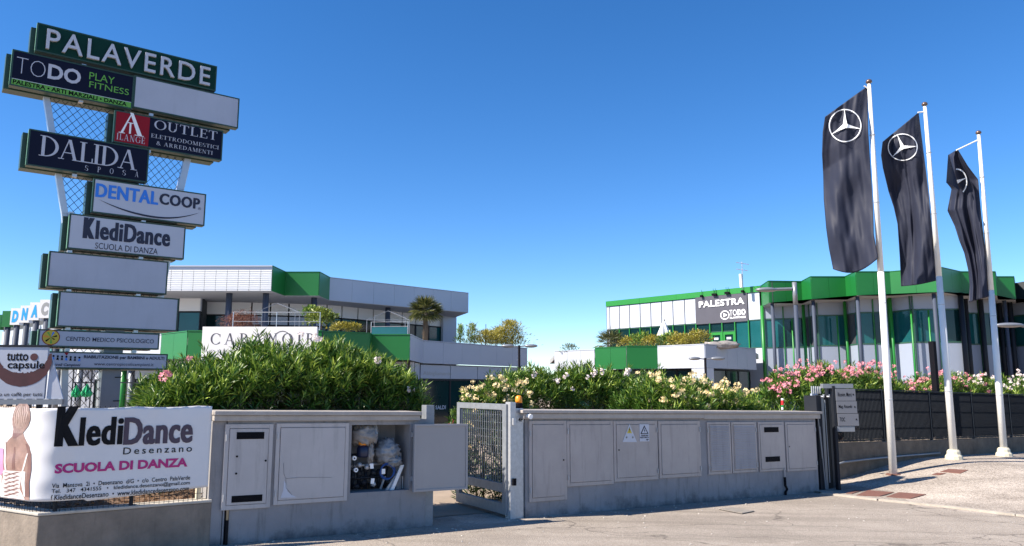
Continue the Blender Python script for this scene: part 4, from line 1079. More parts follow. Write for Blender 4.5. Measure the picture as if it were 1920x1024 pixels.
T(TF, 'CENTRO MEDICO PSICOLOGICO', 123, 631, 639, 289, M['navytext'], r, d=DT, bold=.004)
r = sboard('RIA', .10, 1.946, 1.942, 2.222, 'sblank', 'lowest thin rehabilitation board with a row of small figures')
T(TF, 'RIABILITAZIONE per BAMBINI e ADULTI', 157, 666, 673.6, 308.3, M['navytext'], r, d=DT, bold=.03)
T(TF, 'www.centropiccolicampioni.it', 176, 679.4, 687, 288, M['navytext'], r, d=DT)
T(TF, 'piccoli Campioni', 94, 681, 687.5, 151, M['navytext'], r, d=DT, bold=.02, shear=.3)
for i in range(7):
    a, h = TF.px(100+i*8.1, 671+.5*i); 
    MB().tube([TF.P(a, DT, h+.03), TF.P(a, DT+.001, h+.03)], .016, 10).build('figure', M['vent'], r)
    MB().poly(TF, [(a-.018, h-.03), (a+.018, h-.03), (a+.01, h+.012), (a-.01, h+.012)], DT, DT+.001).build('figure', M[['bluetext', 'vent', 'navytext'][i % 3]], r)
a, h = TF.px(124, 663.5); MB().poly(TF, [(a-.03, h+.02), (a+.035, h+.02), (a+.01, h-.03)], DT, DT+.001).build('figure', M['sred'], r)

# coffee shop board left of the totem
CF = Fr(atY(-60, 725, 11.0), (1, .12, 0)); CF.O.z = 0
cb = thing('advert_board', 'large pale coffee advert board with a brown splash ring, left edge', 'billboard', CF.P(.6, 0, .9))
a1, h0 = CF.px(93, 748); aT, h1 = CF.px(91, 651); aB = CF.S(97, 740)
box('panel', M['sblank'], cb, CF, -.6, aT, -.05, 0, h0, h1, bevel=.004)
box('frame', M['darksteel'], cb, CF, -.6, aT+.02, -.06, .01, h1, h1+.03)
box('frame', M['polegrey'], cb, CF, -.6, CF.S(118, 740), -.06, .01, h0-.08, h0-.005)
x0, y0 = CF.px(98, 690); x1, y1 = CF.px(113, 745)
MB().poly(CF, [(aT+.02, h0), (x1+.03, h0), (aT+.035, CF.H(93, 665))], -.05, -.02).build('wing', M['swhite'], cb)
for a in (-.2, aT-.1): box('leg', M['darksteel'], cb, CF, a-.03, a+.03, -.13, -.07, .2, h1-.1)
T(CF, 'tutto', 12, 661, 676.5, 53, M['vent'], cb, d=.003, bold=.02)
c = CF.px(64, 669.5); MB().tube([CF.P(c[0], .002, c[1]), CF.P(c[0], .004, c[1])], .052, 18).build('emblem', M['brown'], cb)
T(CF, 'capsule', 13, 676.5, 695.5, 84, M['vent'], cb, d=.003, bold=.02)
T(CF, 'o un caffè per tutti', -2, 736, 745, 79, M['vent'], cb, d=.003, bold=.008)
mb = MB(); cx, cy = CF.px(43, 676); rr = random.Random(2); RO = .37; NN = 64
for i in range(NN):
    t0 = math.radians(-196+212*i/NN); t1 = math.radians(-196+212*(i+1)/NN)
    def ri(t):
        k = math.sin(math.pi*(math.degrees(t)+196)/212); return RO*(1-(.08+.44*k)*(1+.18*noise.noise(Vector((t*9, 1, 1)))))
    def ro(t): return RO*(1+.025*noise.noise(Vector((t*6, 5, 1))))
    P4 = [(cx+ri(t0)*math.cos(t0)*1.06, cy+ri(t0)*math.sin(t0)), (cx+ro(t0)*math.cos(t0)*1.06, cy+ro(t0)*math.sin(t0)), (cx+ro(t1)*math.cos(t1)*1.06, cy+ro(t1)*math.sin(t1)), (cx+ri(t1)*math.cos(t1)*1.06, cy+ri(t1)*math.sin(t1))]
    mb.add([CF.P(a, .0022, h) for a, h in P4], [(0, 1, 2, 3)])
mb.build('splash', M['brown'], cb)

# ------------------------------------------------------------------ fence on the right with dark bars
FD = -.62
FF = W.off(FD)
root = thing('bar_fence', 'dark grey vertical bar fence on a stained concrete base', 'fence', FF.P(15, 0, -.1))
f0 = FF.S(1568, 780)-.25
def fh(s): return .83+.0*s, 1.845
mb = MB(); N_ = 40; fe = 25.0
for i in range(N_):
    sA = f0-.1+(fe-f0+.1)*i/N_; sB = f0-.1+(fe-f0+.1)*(i+1)/N_
    mb.box(FF, sA, sB, -.16, .06, -.6, .79)
struct_base = box('base_wall', M['concdark'], root, FF, f0-.1, fe, -.18, .05, -.6, .79, bevel=.01)
npan = 7; pw_ = (fe-f0)/npan
for i in range(npan):
    a = f0+pw_*i; mb = MB(); x = a+.06
    while x < a+pw_-.03:
        mb.box(FF, x, x+.006, -.040, -.014, .845, 1.84); x += .0485
    mb.build('slat_panel', M['fenceslat'], root, kind='stuff')
    box('rail', M['fenceslat'], root, FF, a+.045, a+pw_-.001, -.05, -.005, .81, .84); box('rail', M['fenceslat'], root, FF, a+.045, a+pw_-.001, -.05, -.005, 1.845, 1.87)
    for hh in (1.1, 1.45, 1.7): box('cross_bar', M['fenceslat'], root, FF, a+.045, a+pw_-.001, -.052, -.048, hh, hh+.02)
    box('post', M['darksteel'], root, FF, a, a+.04, -.06, 0, .79, 1.88)
tp_ = thing('steel_post', 'tall black square post rising behind the bar fence', 'post', FF.P(FF.S(1757, 800, -.14), -.14, .7))
a = FF.S(1757, 760, -.16); ht = FF.H(1755, 641, -.16); MB().box(FF, a-.06, a+.06, -.22, -.10, .6, ht).build('post', M['vent'], tp_, bevel=.004)
hb = []
for u, v in ((1583, 921), (1572, 893), (1571.5, 870), (1582, 866.5), (1620, 862), (1670, 857), (1720, 853), (1762, 849.5)):
    a, h = FF.px(u, v, .12); hb.append(FF.P(a, .12, h))
hr = MB().tube(hb, .022, 8).build('handrail', M['polegrey'], smooth=True, label='grey pipe handrail along the foot of the bar fence base', cat='handrail')
# posts and stacked sliding gate at the end of the cabinets
def vpost(name, m, f, u0, u1, vT, d0, d1, label=None, par=None, h0=-.5, cat=None, group=None, **k):
    a0 = f.S(u0, 850, d1); a1 = f.S(u1, 850, d1); h1 = f.H(u0, vT, d1)
    return box(name, M[m], par, f, a0, a1, d0, d1, h0, h1, label=label, cat=cat, group=group, **k)
gs = thing('sliding_gate', 'dark steel sliding gate stacked against the end of the cabinets', 'gate', W.P(10.7, -.2, -.2))
vpost('post', 'darksteel', W, 1536, 1545, 742, -.30, -.04, par=gs); vpost('post', 'polegrey', W, 1545.5, 1550, 743, -.22, -.06, par=gs); vpost('post', 'black', W, 1551, 1558, 742, -.34, -.08, par=gs)
vpost('post', 'darksteel', W, 1559, 1566.5, 741, -.38, -.10, par=gs)
for (uA, vA, uB, vB) in ((1534, 776, 1543, 860), (1547, 750, 1557, 905), (1538, 800, 1550, 925)):
    p0 = W.px(uA, vA, 0); p1 = W.px(uB, vB, 0); MB().tube([W.P(p0[0], -.01, p0[1]), W.P(p1[0], -.01, p1[1])], .010, 6).build('brace', M['polegrey'], gs)
for u in (1544.5, 1556): 
    a, h = W.px(u, 744, -.02); MB().tube([W.P(a, -.10, h), W.P(a, -.02, h), W.P(a, -.02, h+.045)], .020, 8).build('roller', M['steel'], gs)
sg = thing('slatted_panel', 'pale slatted gate end showing above the cabinet wall beside the dark posts', 'gate panel', W.P(10.4, -.75, .3))
WB = W.off(-.75)
a0, h1 = WB.px(1524, 738); a1 = WB.S(1536, 750); h0 = WB.H(1524, 776)
box('panel', M['fgrey'], sg, WB, a0, a1, -.06, -.02, h0-.4, h1)
ht = WB.H(1525, 724)
for i in range(5): 
    a = a0+.02+i*.07; box('bar', M['galv'], sg, WB, a, a+.022, -.05, -.03, h1+.001, ht)
c = cp(1530, 754, -.6); MB().blob(c, .05, .035, .036, 1, 0, 12, 8).build('lamp', M['wtext'], smooth=True, label='small white oval lamp on the pale gate panel', cat='lamp')
# little traffic light standing on the cap behind the right block
tl = thing('signal_light', 'tiny signal light with red and green lamps before the pink oleander', 'signal light', cp(1467, 770, -.45))
base = W.px(1467, 771, -.45)
for i, (v0, v1, m_, rad) in enumerate(((768, 764, 'wtext', .02), (763.5, 760, 'greenp', .024), (759.5, 751, 'redp', .026), (750.5, 747, 'wtext', .024))):
    pA = cp(1467, v0, -.45); pB = cp(1467, v1, -.45); MB().tube([pA, pB], rad, 10).build('lens' if i in (1, 2) else 'body', M[m_], tl)

# direction board
DF = Fr(atY(1566, 725, 14.3), (1, 0.05, 0)); DF.O.z = 0
db = thing('direction_board', 'silver direction board with three lettered panels on the dark post', 'sign', DF.P(.2, -.03, 0.0))
def dbx(u, v): return DF.px(u, v)
a0, t0 = dbx(1566.5, 729); a1, b0 = dbx(1611, 799)
box('frame', M['darksteel'], db, DF, a0-.05, a0-.004, -.12, -.01, b0-1.2, t0+.05); box('top_cap', M['polegrey'], db, DF, a0-.22, a1-.05, -.14, -.03, t0+.01, t0+.09)
hh = (t0-b0)/3
for i, s in enumerate(('Ricevim. Merci', 'Mag. Ricambi', 'TOC')):
    h1 = t0-hh*i-.004; h0 = t0-hh*(i+1)+.004; sh = .015*i
    pnl = box('panel', M['dirp'], db, DF, a0+sh*.4, a1-.03+sh, -.03, 0, h0, h1, bevel=.003)
    w_ = [.26, .25, .10][i]
    put_text(DF, s, a0+.035+sh*.3, a0+.035+w_+sh*.3, h0+hh*.36, h0+hh*.68, .003, M['vent'], pnl, bold=.01)
    ac = a1-.075+sh; hc = h0+hh*.5
    MB().poly(DF, [(ac-.012, hc-.008), (ac+.012, hc-.008), (ac+.012, hc+.006), (ac, hc+.022), (ac-.012, hc+.006)], .002, .004).build('arrow', M['vent'], pnl)
box('foot_plate', M['polegrey'], db, DF, a0-.03, a1-.08, -.05, -.01, b0-.10, b0-.004)
# ------------------------------------------------------------------ flagpoles and flags
class Flag:
    def __init__(s, Y, L, R, seed, amp, sag=0, folds=()):
        s.Y = Y; s.L = L; s.R = R; s.seed = seed; s.amp = amp; s.sag = sag; s.folds = folds
    def edge(s, E, t):
        t = min(1, max(0, t))
        for (t0, u0, v0), (t1, u1, v1) in zip(E, E[1:]):
            if t <= t1: w = (t-t0)/(t1-t0); return u0+(u1-u0)*w, v0+(v1-v0)*w
        return E[-1][1:]
    def uv(s, a, t):
        (u0, v0), (u1, v1) = s.edge(s.L, t), s.edge(s.R, t)
        return u0+(u1-u0)*a, v0+(v1-v0)*a+s.sag*math.sin(math.pi*a)*max(0, t-.85)/.15
    def pos(s, a, t, off=0.0):
        u, v = s.uv(a, t); w = 0
        hang = (1-a)      # loose side swings most
        w += s.amp*.45*math.sin(8*a+2.2*t+s.seed)*(.35+.65*hang)+s.amp*.06*math.sin(25*a+5*math.sin(3*t+s.seed)-4*t)+s.amp*.022*math.sin(47*a+9*t+4*math.sin(5*t))
        w += s.amp*.75*noise.noise(Vector((a*2.2+t*2.4, t*3.6-a*1.1, s.seed)))
        w += s.amp*.13*noise.noise(Vector((a*5+t*4, t*6-a*4, s.seed+4)))
        w += s.amp*.022*noise.noise(Vector((a*13+t*12, t*20-a*12, s.seed+9)))
        w += .62*(1-a)*min(1, .35+t*2)
        for f in s.folds: w += f(a, t)
        return atY(u, v, s.Y+w-off)
    def build(s, par, na=44, nt=110):
        mb = MB()
        for j in range(nt+1):
            for i in range(na+1): mb.v.append(tuple(s.pos(i/na, j/nt)))
        for j in range(nt):
            for i in range(na): k = j*(na+1)+i; mb.f.append((k, k+1, k+na+2, k+na+1))
        o = mb.build('cloth', M['cloth'], par, smooth=True); so_ = o.modifiers.new('thick', 'SOLIDIFY'); so_.thickness = .004
        return o
    def inv(s, u, v):
        a, t = .5, .3; best = (1e9, 0, 0)
        for i in range(41):
            for j in range(81):
                U, V = s.uv(i/40, j/80); e = (U-u)**2+(V-v)**2
                if e < best[0]: best = (e, i/40, j/80)
        _, a, t = best; st = .02
        for _ in range(40):
            U, V = s.uv(a, t); e = (U-u)**2+(V-v)**2
            for da, dt in ((st, 0), (-st, 0), (0, st*.5), (0, -st*.5)):
                A, B = a+da, t+dt; U2, V2 = s.uv(min(1, max(0, A)), min(1, max(0, B))); e2 = (U2-u)**2+(V2-v)**2
                if e2 < e: a, t, e = min(1, max(0, A)), min(1, max(0, B)), e2; break
            else: st *= .6
        return a, t
    def star(s, par, cx, cy, rx, ry, rot, spokes, clipa=None, rw=.06, lift=.02):
        """ring with a three pointed star, laid on the cloth; coordinates of its outline on the flag"""
        def pt(x, y):
            X = x*math.cos(rot)-y*math.sin(rot); Y_ = x*math.sin(rot)+y*math.cos(rot)
            return cx+X*rx, cy-Y_*ry
        mb = MB(); N_ = 56
        def P(x, y, off): u, v = pt(x, y); a, t = s.inv(u, v); return s.pos(a, t, off+lift)
        for i in range(N_):
            t0 = 2*math.pi*i/N_; t1 = 2*math.pi*(i+1)/N_
            dg_ = (math.degrees(t0)+180) % 360-180
            if clipa and not (clipa[0] <= dg_ < clipa[1]): continue
            q = [((1-rw)*math.cos(t0), (1-rw)*math.sin(t0)), (math.cos(t0), math.sin(t0)), (math.cos(t1), math.sin(t1)), ((1-rw)*math.cos(t1), (1-rw)*math.sin(t1))]
            mb.add([P(x, y, .012) for x, y in q], [(0, 1, 2, 3)])
        mb.build('ring', M['silver'], par)
        mb = MB()
        for ang in spokes:
            a = math.radians(ang); dx, dy = math.cos(a), math.sin(a); nx, ny = -dy, dx; n = 7
            for i in range(n):
                r0, r1 = .94*i/n, .94*(i+1)/n; w0 = .135*(1-i/n)**1.4+.012; w1 = .135*(1-(i+1)/n)**1.4+.012
                mb.add([P(dx*r0+nx*w0, dy*r0+ny*w0, .014), P(dx*r1+nx*w1, dy*r1+ny*w1, .014), P(dx*r1-nx*w1, dy*r1-ny*w1, .014), P(dx*r0-nx*w0, dy*r0-ny*w0, .014)], [(0, 1, 2, 3)])
        mb.build('star', M['silver'], par)
def flagpole(ub, vb, ut, vt, d, label, armpt, greyfrom=None, r0=.076, r1=.045, base=True, group='white flagpoles'):
    a, h = W.px(ub, vb, d); B = W.P(a, d, h); Tp = atY(ut, vt, B.y); rt = thing('flagpole', label, 'flagpole', B, group)
    nseg = 3; zs = [0, .22, .24, .62, 1]
    if greyfrom is None: MB().tube([B, B.lerp(Tp, .5)], r0, 14, (r0+r1)/2+.003).build('pole', M['polewhite'], rt, smooth=True); MB().tube([B.lerp(Tp, .5), Tp], (r0+r1)/2, 14, r1*.8).build('pole', M['polewhite'], rt, smooth=True)
    else:
        k = greyfrom; MB().tube([B, B.lerp(Tp, k)], r0, 14, r0+(r1-r0)*k+.003).build('pole', M['polewhite'], rt, smooth=True)
        MB().tube([B.lerp(Tp, k), Tp], r0+(r1-r0)*k, 14, r1*.8).build('pole', M['polewhite'], rt, smooth=True)
    MB().lathe(Tp, [(.03, 0), (.03, .02), (.06, .03), (.065, .06), (.05, .09), (.025, .105)], 12).build('finial', M['gold'], rt, smooth=True)
    ap = atY(armpt[0], armpt[1], B.y); up_ = B.lerp(Tp, .985)
    MB().tube([up_, ap], .016, 8).build('arm', M['polewhite'], rt)
    for t in (.18, .42, .68, .86): MB().tube([B.lerp(Tp, t), B.lerp(Tp, t)+(Tp-B)*.0016], (r0+(r1-r0)*t)*1.06+.004, 14).build('collar', M['galv'], rt)
    if base == 2: MB().lathe(B+Vector((0, 0, -.06)), [(.165, 0), (.175, .05), (.165, .12), (.135, .15), (.13, .21), (.10, .25)], 12).build('base', M['cream2'], rt, bevel=.01)
    else: MB().lathe(B, [(.14, -.05), (.14, .012), (.12, .02)], 16).build('base_plate', M['rust'], rt)
    return rt, B, Tp
p1, B1, T1 = flagpole(1675, 890, 1629.5, 158, .0, 'tall white flagpole nearest the gate posts', (1620, 161))
p2, B2, T2 = flagpole(1789, 860, 1734, 200, .05, 'middle white flagpole standing on a cream concrete base', (1721, 211), greyfrom=.5, base=2)
p3, B3, T3 = flagpole(1883, 855, 1835, 253, .05, 'rightmost white flagpole on a stepped cream base', (1793, 282), greyfrom=.5, base=2)
GF = 'dark car maker flags'
def flag(nm, lab, B, fl, *star, **kw):
    r = thing('flag', lab, 'flag', fl.pos(.5, 1), GF); fl.build(r); fl.star(r, *star, **kw); return r
f1 = Flag(B1.y-.02, [(0, 1547, 219), (.1, 1542.5, 247), (.22, 1541.3, 289), (.36, 1543.5, 330), (.52, 1544.5, 374), (.68, 1549, 428), (.82, 1554, 465), (1, 1562, 505)],
          [(0, 1627, 161), (.25, 1627.5, 242), (.55, 1634, 340), (.7, 1637, 391), (.85, 1638.5, 440), (1, 1647, 484)], 1.3, .17, sag=16)
fo1 = flag('a', 'leftmost dark flag, spread widest, with a full ring star near its top', B1, f1, 1584.5, 235.5, 30.5, 31, .25, (78, 198, -26))
f2 = Flag(B2.y-.02, [(0, 1655, 266), (.08, 1652, 291), (.18, 1655.5, 315), (.32, 1666, 359), (.44, 1676, 388.6), (.56, 1683, 420), (.75, 1687.5, 486), (1, 1689.5, 537)],
          [(0, 1722.5, 210.5), (.25, 1731, 279), (.52, 1741.5, 366), (.70, 1747.5, 428), (.85, 1752, 476.5), (1, 1757, 526)], 5.1, .20, sag=2,
          folds=(lambda a, t: .10*math.exp(-((a-.62+.25*t)/.06)**2)*min(1, t*3),))
fo2 = flag('b', 'middle dark flag, narrower, hanging from a short slanted arm', B2, f2, 1692.5, 276, 28, 25.5, .45, (86, 200, -22))
f3 = Flag(B3.y-.02, [(0, 1790, 283), (.10, 1777.6, 291), (.24, 1774, 342), (.27, 1784, 354), (.38, 1776.5, 395), (.50, 1790, 424), (.62, 1799, 452), (.72, 1808, 474), (.84, 1815.5, 508), (.92, 1818, 536), (1, 1816.3, 567)],
          [(0, 1796, 281), (.12, 1815, 312), (.22, 1834, 337), (.45, 1840, 403), (.65, 1847, 464), (1, 1855, 556)], 8.2, .17, sag=0,
          folds=(lambda a, t: -.16*math.exp(-((a-.30)/.12)**2)*max(0, 1-abs(t-.17)/.14), lambda a, t: .07*math.sin(26*a)*min(1, max(0, (t-.25)*4))*(1-.5*t)))
fo3 = flag('c', 'rightmost dark flag, folded over so only half its ring shows', B3, f3, 1794.5, 341, 19, 25, .1, (12,), clipa=(-62, 88), rw=.10, lift=.09)
mb = MB(); fl_e = [(1778, 290), (1774, 343), (1785, 347), (1800, 358), (1796, 332), (1787, 303)]
N_ = 8; g_ = []
for j in range(N_+1):
    t = j/N_
    L0_ = (1778-4*t if t < .75 else 1774+ (t-.75)*60, 290+53*t/.75 if t < .75 else 343+(t-.75)*30); R0_ = (1779+21*t, 290+68*t)
    for i in range(7):
        w = i/6; mb.v.append(tuple(atY(L0_[0]+(R0_[0]-L0_[0])*w, L0_[1]+(R0_[1]-L0_[1])*w, B3.y-.30-.05*math.sin(w*5+t*2)+.18*w)))
for j in range(N_):
    for i in range(6): k = j*7+i; mb.f.append((k, k+1, k+8, k+7))
mb.build('folded_corner', M['cloth'], fo3, smooth=True)

# ------------------------------------------------------------------ oleander hedge
def PR(f, d, pts): return [f.px(u, v, 0) for u, v in pts]
fA = W.off(-1.2)
oleander(fA, PR(fA, 0, [(250, 744), (262, 715), (280, 700), (305, 682), (340, 676), (380, 660), (420, 646), (445, 640), (490, 630), (550, 634), (600, 629), (640, 629), (675, 638), (700, 648), (722, 660), (742, 674), (758, 694), (766, 735)]), -.75, .72, .42, 3300, 3,
         'big green oleander with hardly a flower behind the left cabinet wall', flowers=(('white', 4, 0, 1, [fA.px(668, 679), fA.px(726, 730), fA.px(560, 640), fA.px(530, 632)]), ('pink', 3, 0, 1, [fA.px(331, 676), fA.px(294, 703), fA.px(285, 706)])), stems=14)
fB = W.off(-2.5)
oleander(fB, PR(fB, 0, [(924, 735), (935, 704), (955, 690), (985, 684), (1010, 682), (1040, 684), (1080, 677), (1105, 676), (1130, 684), (1160, 692), (1185, 700), (1200, 730)]), -.6, .55, .3, 2000, 5,
         'green oleander with a few pale pink flowers behind the orange beacon', flowers=(('white', 12, 0, 1, [fB.px(*q) for q in ((968, 704), (1008, 714), (1022, 708), (1026, 704), (1065, 708), (1080, 698), (1093, 694), (1141, 696), (1038, 730), (1078, 703), (1092, 700), (1138, 702))]),), stems=8)
fG = W.off(-1.75)
oleander(fG, PR(fG, 0, [(857, 760), (864, 736), (880, 720), (900, 711), (925, 709), (950, 712), (978, 722), (994, 744)]), -.3, .3, -.1, 620, 7,
         'yellow-flowered oleander showing above the half open gate', flowers=(('yellow', 95, .68, 1.03, (fG.S(863, 730), fG.S(985, 730))), ('yellow', 20, .45, .8, (fG.S(862, 730), fG.S(975, 730)))), stems=6)
fC = W.off(-1.2)
oleander(fC, PR(fC, 0, [(1175, 745), (1186, 716), (1200, 704), (1230, 702), (1260, 706), (1300, 706), (1330, 712), (1350, 722), (1375, 732), (1392, 745), (1400, 765)]), -.6, .7, .35, 1800, 11,
         'oleander covered in pale yellow flowers, mid wall, before the palestra building', flowers=(('yellow', 110, .70, 1.03, (fC.S(1192, 730), fC.S(1385, 740))), ('yellow', 34, .4, .8, (fC.S(1200, 730), fC.S(1395, 740)))), stems=9)
fH = W.off(-2.4)
oleander(fH, PR(fH, 0, [(1190, 735), (1200, 700), (1218, 689), (1240, 690), (1262, 706), (1270, 735)]), -.4, .4, .3, 260, 13,
         'small green oleander tuft behind the yellow-flowered one', stems=4)
fP = W.off(-1.7)
oleander(fP, PR(fP, 0, [(1424, 768), (1432, 735), (1442, 715), (1460, 700), (1490, 688), (1515, 678), (1540, 684), (1565, 700), (1580, 735)]), -.7, .7, .3, 1350, 17,
         'pink-flowered oleander at the left of the pink row, over the cabinet end', flowers=(('pink', 72, .88, 1.04, (fP.S(1432, 720), fP.S(1530, 720))), ('pink', 9, .25, .85, (fP.S(1430, 720), fP.S(1560, 720)))), stems=8, leafL=.15)
oleander(fP, PR(fP, 0, [(1535, 735), (1550, 700), (1570, 688), (1600, 680), (1625, 681), (1645, 694), (1668, 712), (1680, 735)]), -.6, .6, .3, 1000, 19,
         'pink-flowered oleander behind the silver direction board', flowers=(('pink', 62, .9, 1.04, (fP.S(1545, 700), fP.S(1665, 720))), ('pink', 10, .5, .9, (fP.S(1580, 720), fP.S(1675, 720)))), stems=7, leafL=.15)
fQ = FF.off(-.9)
oleander(fQ, PR(fQ, 0, [(1660, 740), (1675, 712), (1700, 706), (1725, 700), (1745, 692), (1765, 694), (1790, 705), (1800, 740)]), -.5, .5, .5, 760, 23,
         'pink-flowered oleander between the first and second flagpoles', flowers=(('pink', 62, .74, 1.02, (fQ.S(1668, 710), fQ.S(1790, 710))),), stems=6, leafL=.15)
oleander(fQ, PR(fQ, 0, [(1775, 740), (1785, 708), (1805, 696), (1830, 704), (1850, 706), (1870, 710), (1880, 740)]), -.5, .5, .5, 640, 29,
         'oleander mixing pink and white flowers right of the second flagpole', flowers=(('pink', 20, .65, .98, (fQ.S(1780, 710), fQ.S(1830, 710))), ('white', 26, .8, 1.02, (fQ.S(1795, 710), fQ.S(1875, 710)))), stems=5, leafL=.15)
oleander(fQ, PR(fQ, 0, [(1862, 740), (1872, 710), (1890, 700), (1915, 696), (1950, 700), (1990, 705), (2010, 740)]), -.5, .5, .5, 700, 31,
         'white-flowered oleander at the right edge behind the last flagpole', flowers=(('white', 44, .7, 1.02, (fQ.S(1868, 710), fQ.S(1990, 710))),), stems=5, leafL=.15)

# ------------------------------------------------------------------ buildings
ZR, ZF, ZP, ZT, ZG = 8.2, 6.80, 5.99, 3.95, 4.14
def P2(u, v, z): p = atz(u, v, z); return Vector((p.x, p.y))
def PY(u, Y, v=620): p = atY(u, v, Y); return Vector((p.x, p.y))
def panels(par, f, z0, z1, w, m, d0=0.0, th=.05, gap=.022, name='panel', a0=0, a1=None, n=None):
    a1 = f.len if a1 is None else a1; n = n or max(1, round((a1-a0)/w)); q = (a1-a0)/n
    for i in range(n): box(name, M[m], par, f, a0+q*i+gap/2, a0+q*(i+1)-gap/2, d0, d0+th, z0+gap/2, z1-gap/2)
def windows(par, f, z0, z1, w, m='glass', d0=0.0, a0=0, a1=None, n=None, fw=.05, fm='mull', dark=()):
    a1 = f.len if a1 is None else a1; n = n or max(1, round((a1-a0)/w)); q = (a1-a0)/n
    for i in range(n):
        x0 = a0+q*i+.004; x1 = a0+q*(i+1)-.004
        mb = MB(); mb.box(f, x0, x0+fw, d0, d0+.07, z0, z1); mb.box(f, x1-fw, x1, d0, d0+.07, z0, z1)
        mb.box(f, x0+fw, x1-fw, d0, d0+.07, z1-fw, z1); mb.box(f, x0+fw, x1-fw, d0, d0+.07, z0, z0+fw)
        wdw = mb.build('window', M[fm], par)
        box('pane', M['glassd' if i in dark else m], wdw, f, x0+fw+.002, x1-fw-.002, d0+.01, d0+.03, z0+fw+.002, z1-fw-.002)
def fascia(par, p0, p1, m, w=1.5, z0=ZF, z1=ZR, th=.22, trim='steel'):
    f = fr2(p0, p1); box('fascia_core', M['backing'], par, f, .01, f.len-.01, -th, -.002, z0+.02, z1-.02)
    panels(par, f, z0, z1-.05, w, m, 0, .03, .012, name='fascia_panel')
    box('coping', M[m if m != 'fslat' else 'fpanel'], par, f, 0, f.len, -th-.02, .05, z1-.045, z1)
    return f
def plate(par, pts, z, th, name, m):
    A = sum((pts[i].x*pts[(i+1) % len(pts)].y-pts[(i+1) % len(pts)].x*pts[i].y) for i in range(len(pts)))
    MB().prism([Vector((p.x, p.y, z)) for p in pts], (0, 0, -th)).build(name, M[m], par)

# ---- right hand building
RB_ = thing('office_building', 'long green and white building with zigzag green fascia behind the flagpoles', 'building', (22, 52, 0))
fp = [P2(1138, 565.5, ZR), P2(1427, 535.7, ZR), P2(1441, 526.2, ZR), P2(1503, 527, ZR), P2(1520, 518, ZR), P2(1585, 518, ZR), P2(1604, 508.7, ZR), P2(1668, 508.6, ZR), P2(1764, 500.5, ZR),
      P2(1800, 508.7, ZR), P2(1865, 508.7, ZR), P2(1867, 518, ZR), P2(1900, 518, ZR), P2(1903, 536, ZR), P2(2080, 560, ZR)]
plate(RB_, fp+[Vector((50, 80)), Vector((11.5, 80))], ZR-.08, .1, 'roof', 'roofm')
WPTS = [fp[0], P2(1428, 535.7, ZR), PY(1508, 49.2), PY(1532, 47.3), PY(1586, 47.1), PY(1610, 45.4), PY(1668, 45.2), PY(1712, 43.6), PY(1806, 43.35), PY(1812, 45.7), PY(1862, 46.0), PY(1876, 48.9), PY(1900, 48.0), PY(1960, 45.5), PY(2080, 45.0)]
plate(RB_, [p+(Vector((0, .45))) for p in WPTS]+[Vector((50, 80)), Vector((11.5, 80))], 8.05, 9.2, 'core', 'backing')
plate(RB_, fp[2:]+WPTS[1:][::-1], ZF+.012, .03, 'soffit', 'soffit')
# palestra front
f0_ = fr2(fp[0], fp[1]); L0 = f0_.len
zb = 7.79
panels(RB_, f0_, zb, ZR, 3.2, 'greenl', 0.08, .08, .01, name='fascia_panel')
us = [1138.5, 1144.5, 1162.7, 1181.7, 1201.6, 1221.6, 1241.8, 1263.2, 1285.2, 1306.3, 1332, 1355, 1379, 1404.5, 1427.5]
sx = [f0_.S(u, 590) for u in us]
for i in range(9): panels(RB_, f0_, ZP, zb, 9, 'fpanel', .02, .06, .07, a0=sx[i], a1=sx[i+1], n=1)
panels(RB_, f0_, ZP, zb, 9, 'fpanel', .02, .06, .03, a0=sx[13], a1=sx[14]-.02, n=1)
for i in range(1, 14):
    if i in (10, 11):
        windows(RB_, f0_, 5.32, ZP, 9, 'glassd', .02, sx[i], sx[i+1], 1)
        mb = MB(); a, b = sx[i]+.02, sx[i+1]-.02
        mb.box(f0_, a, a+.16, .02, .12, 4.16, 5.3); mb.box(f0_, b-.16, b, .02, .12, 4.16, 5.3); mb.box(f0_, a+.16, b-.16, .02, .12, 5.12, 5.3); mb.box(f0_, a+.16, b-.16, .02, .12, 4.16, 4.3)
        dr = mb.build('door', M['greenl'], RB_); box('pane', M['glassd'], dr, f0_, a+.162, b-.162, .04, .06, 4.3, 5.12)
        box('notice', M['swhite'], dr, f0_, (a+b)/2-.22, (a+b)/2+.12, .062, .066, 4.8, 4.95)
    else: windows(RB_, f0_, ZG, ZP, 9, 'glassd' if i < 11 else 'glass', .02, sx[i], sx[i+1], 1)
    box('mullion', M['greenl' if i > 1 else 'steel'], RB_, f0_, sx[i]-.03, sx[i]+.03, .1, .16, ZG, ZP)
panels(RB_, f0_, 0.0, ZG, 1.45, 'fpanel', .02, .06, .03)
sgn = thing('sign_board', 'dark square PALESTRA sign with white letters on the right building', 'sign', f0_.P(sx[9]+2, .1, ZP-.05), None)
box('panel', M['board'], sgn, f0_, sx[9]+.03, f0_.S(1403.3, 570), .085, .16, ZP-.06, 7.82)
a0, h0 = f0_.px(1311.3, 577.5, .16); h1 = f0_.H(1311.3, 565.5, .16); a1 = f0_.S(1396, 565, .16)
put_text(f0_, 'PALESTRA', a0, a1, h0, h1, .162, M['wtext'], sgn, bold=.03, thick=.05, split=True, spacing=1.12, name='letter')
c = f0_.px(1359, 590.8, .17); mb = MB()
for i in range(28):
    t0, t1 = 2*math.pi*i/28, 2*math.pi*(i+1)/28
    mb.add([f0_.P(c[0]+r_*math.cos(t)*1.12, .166, c[1]+r_*math.sin(t)) for r_, t in ((.25, t0), (.31, t0), (.31, t1), (.25, t1))], [(0, 1, 2, 3)])
mb.build('emblem', M['wtext'], sgn)
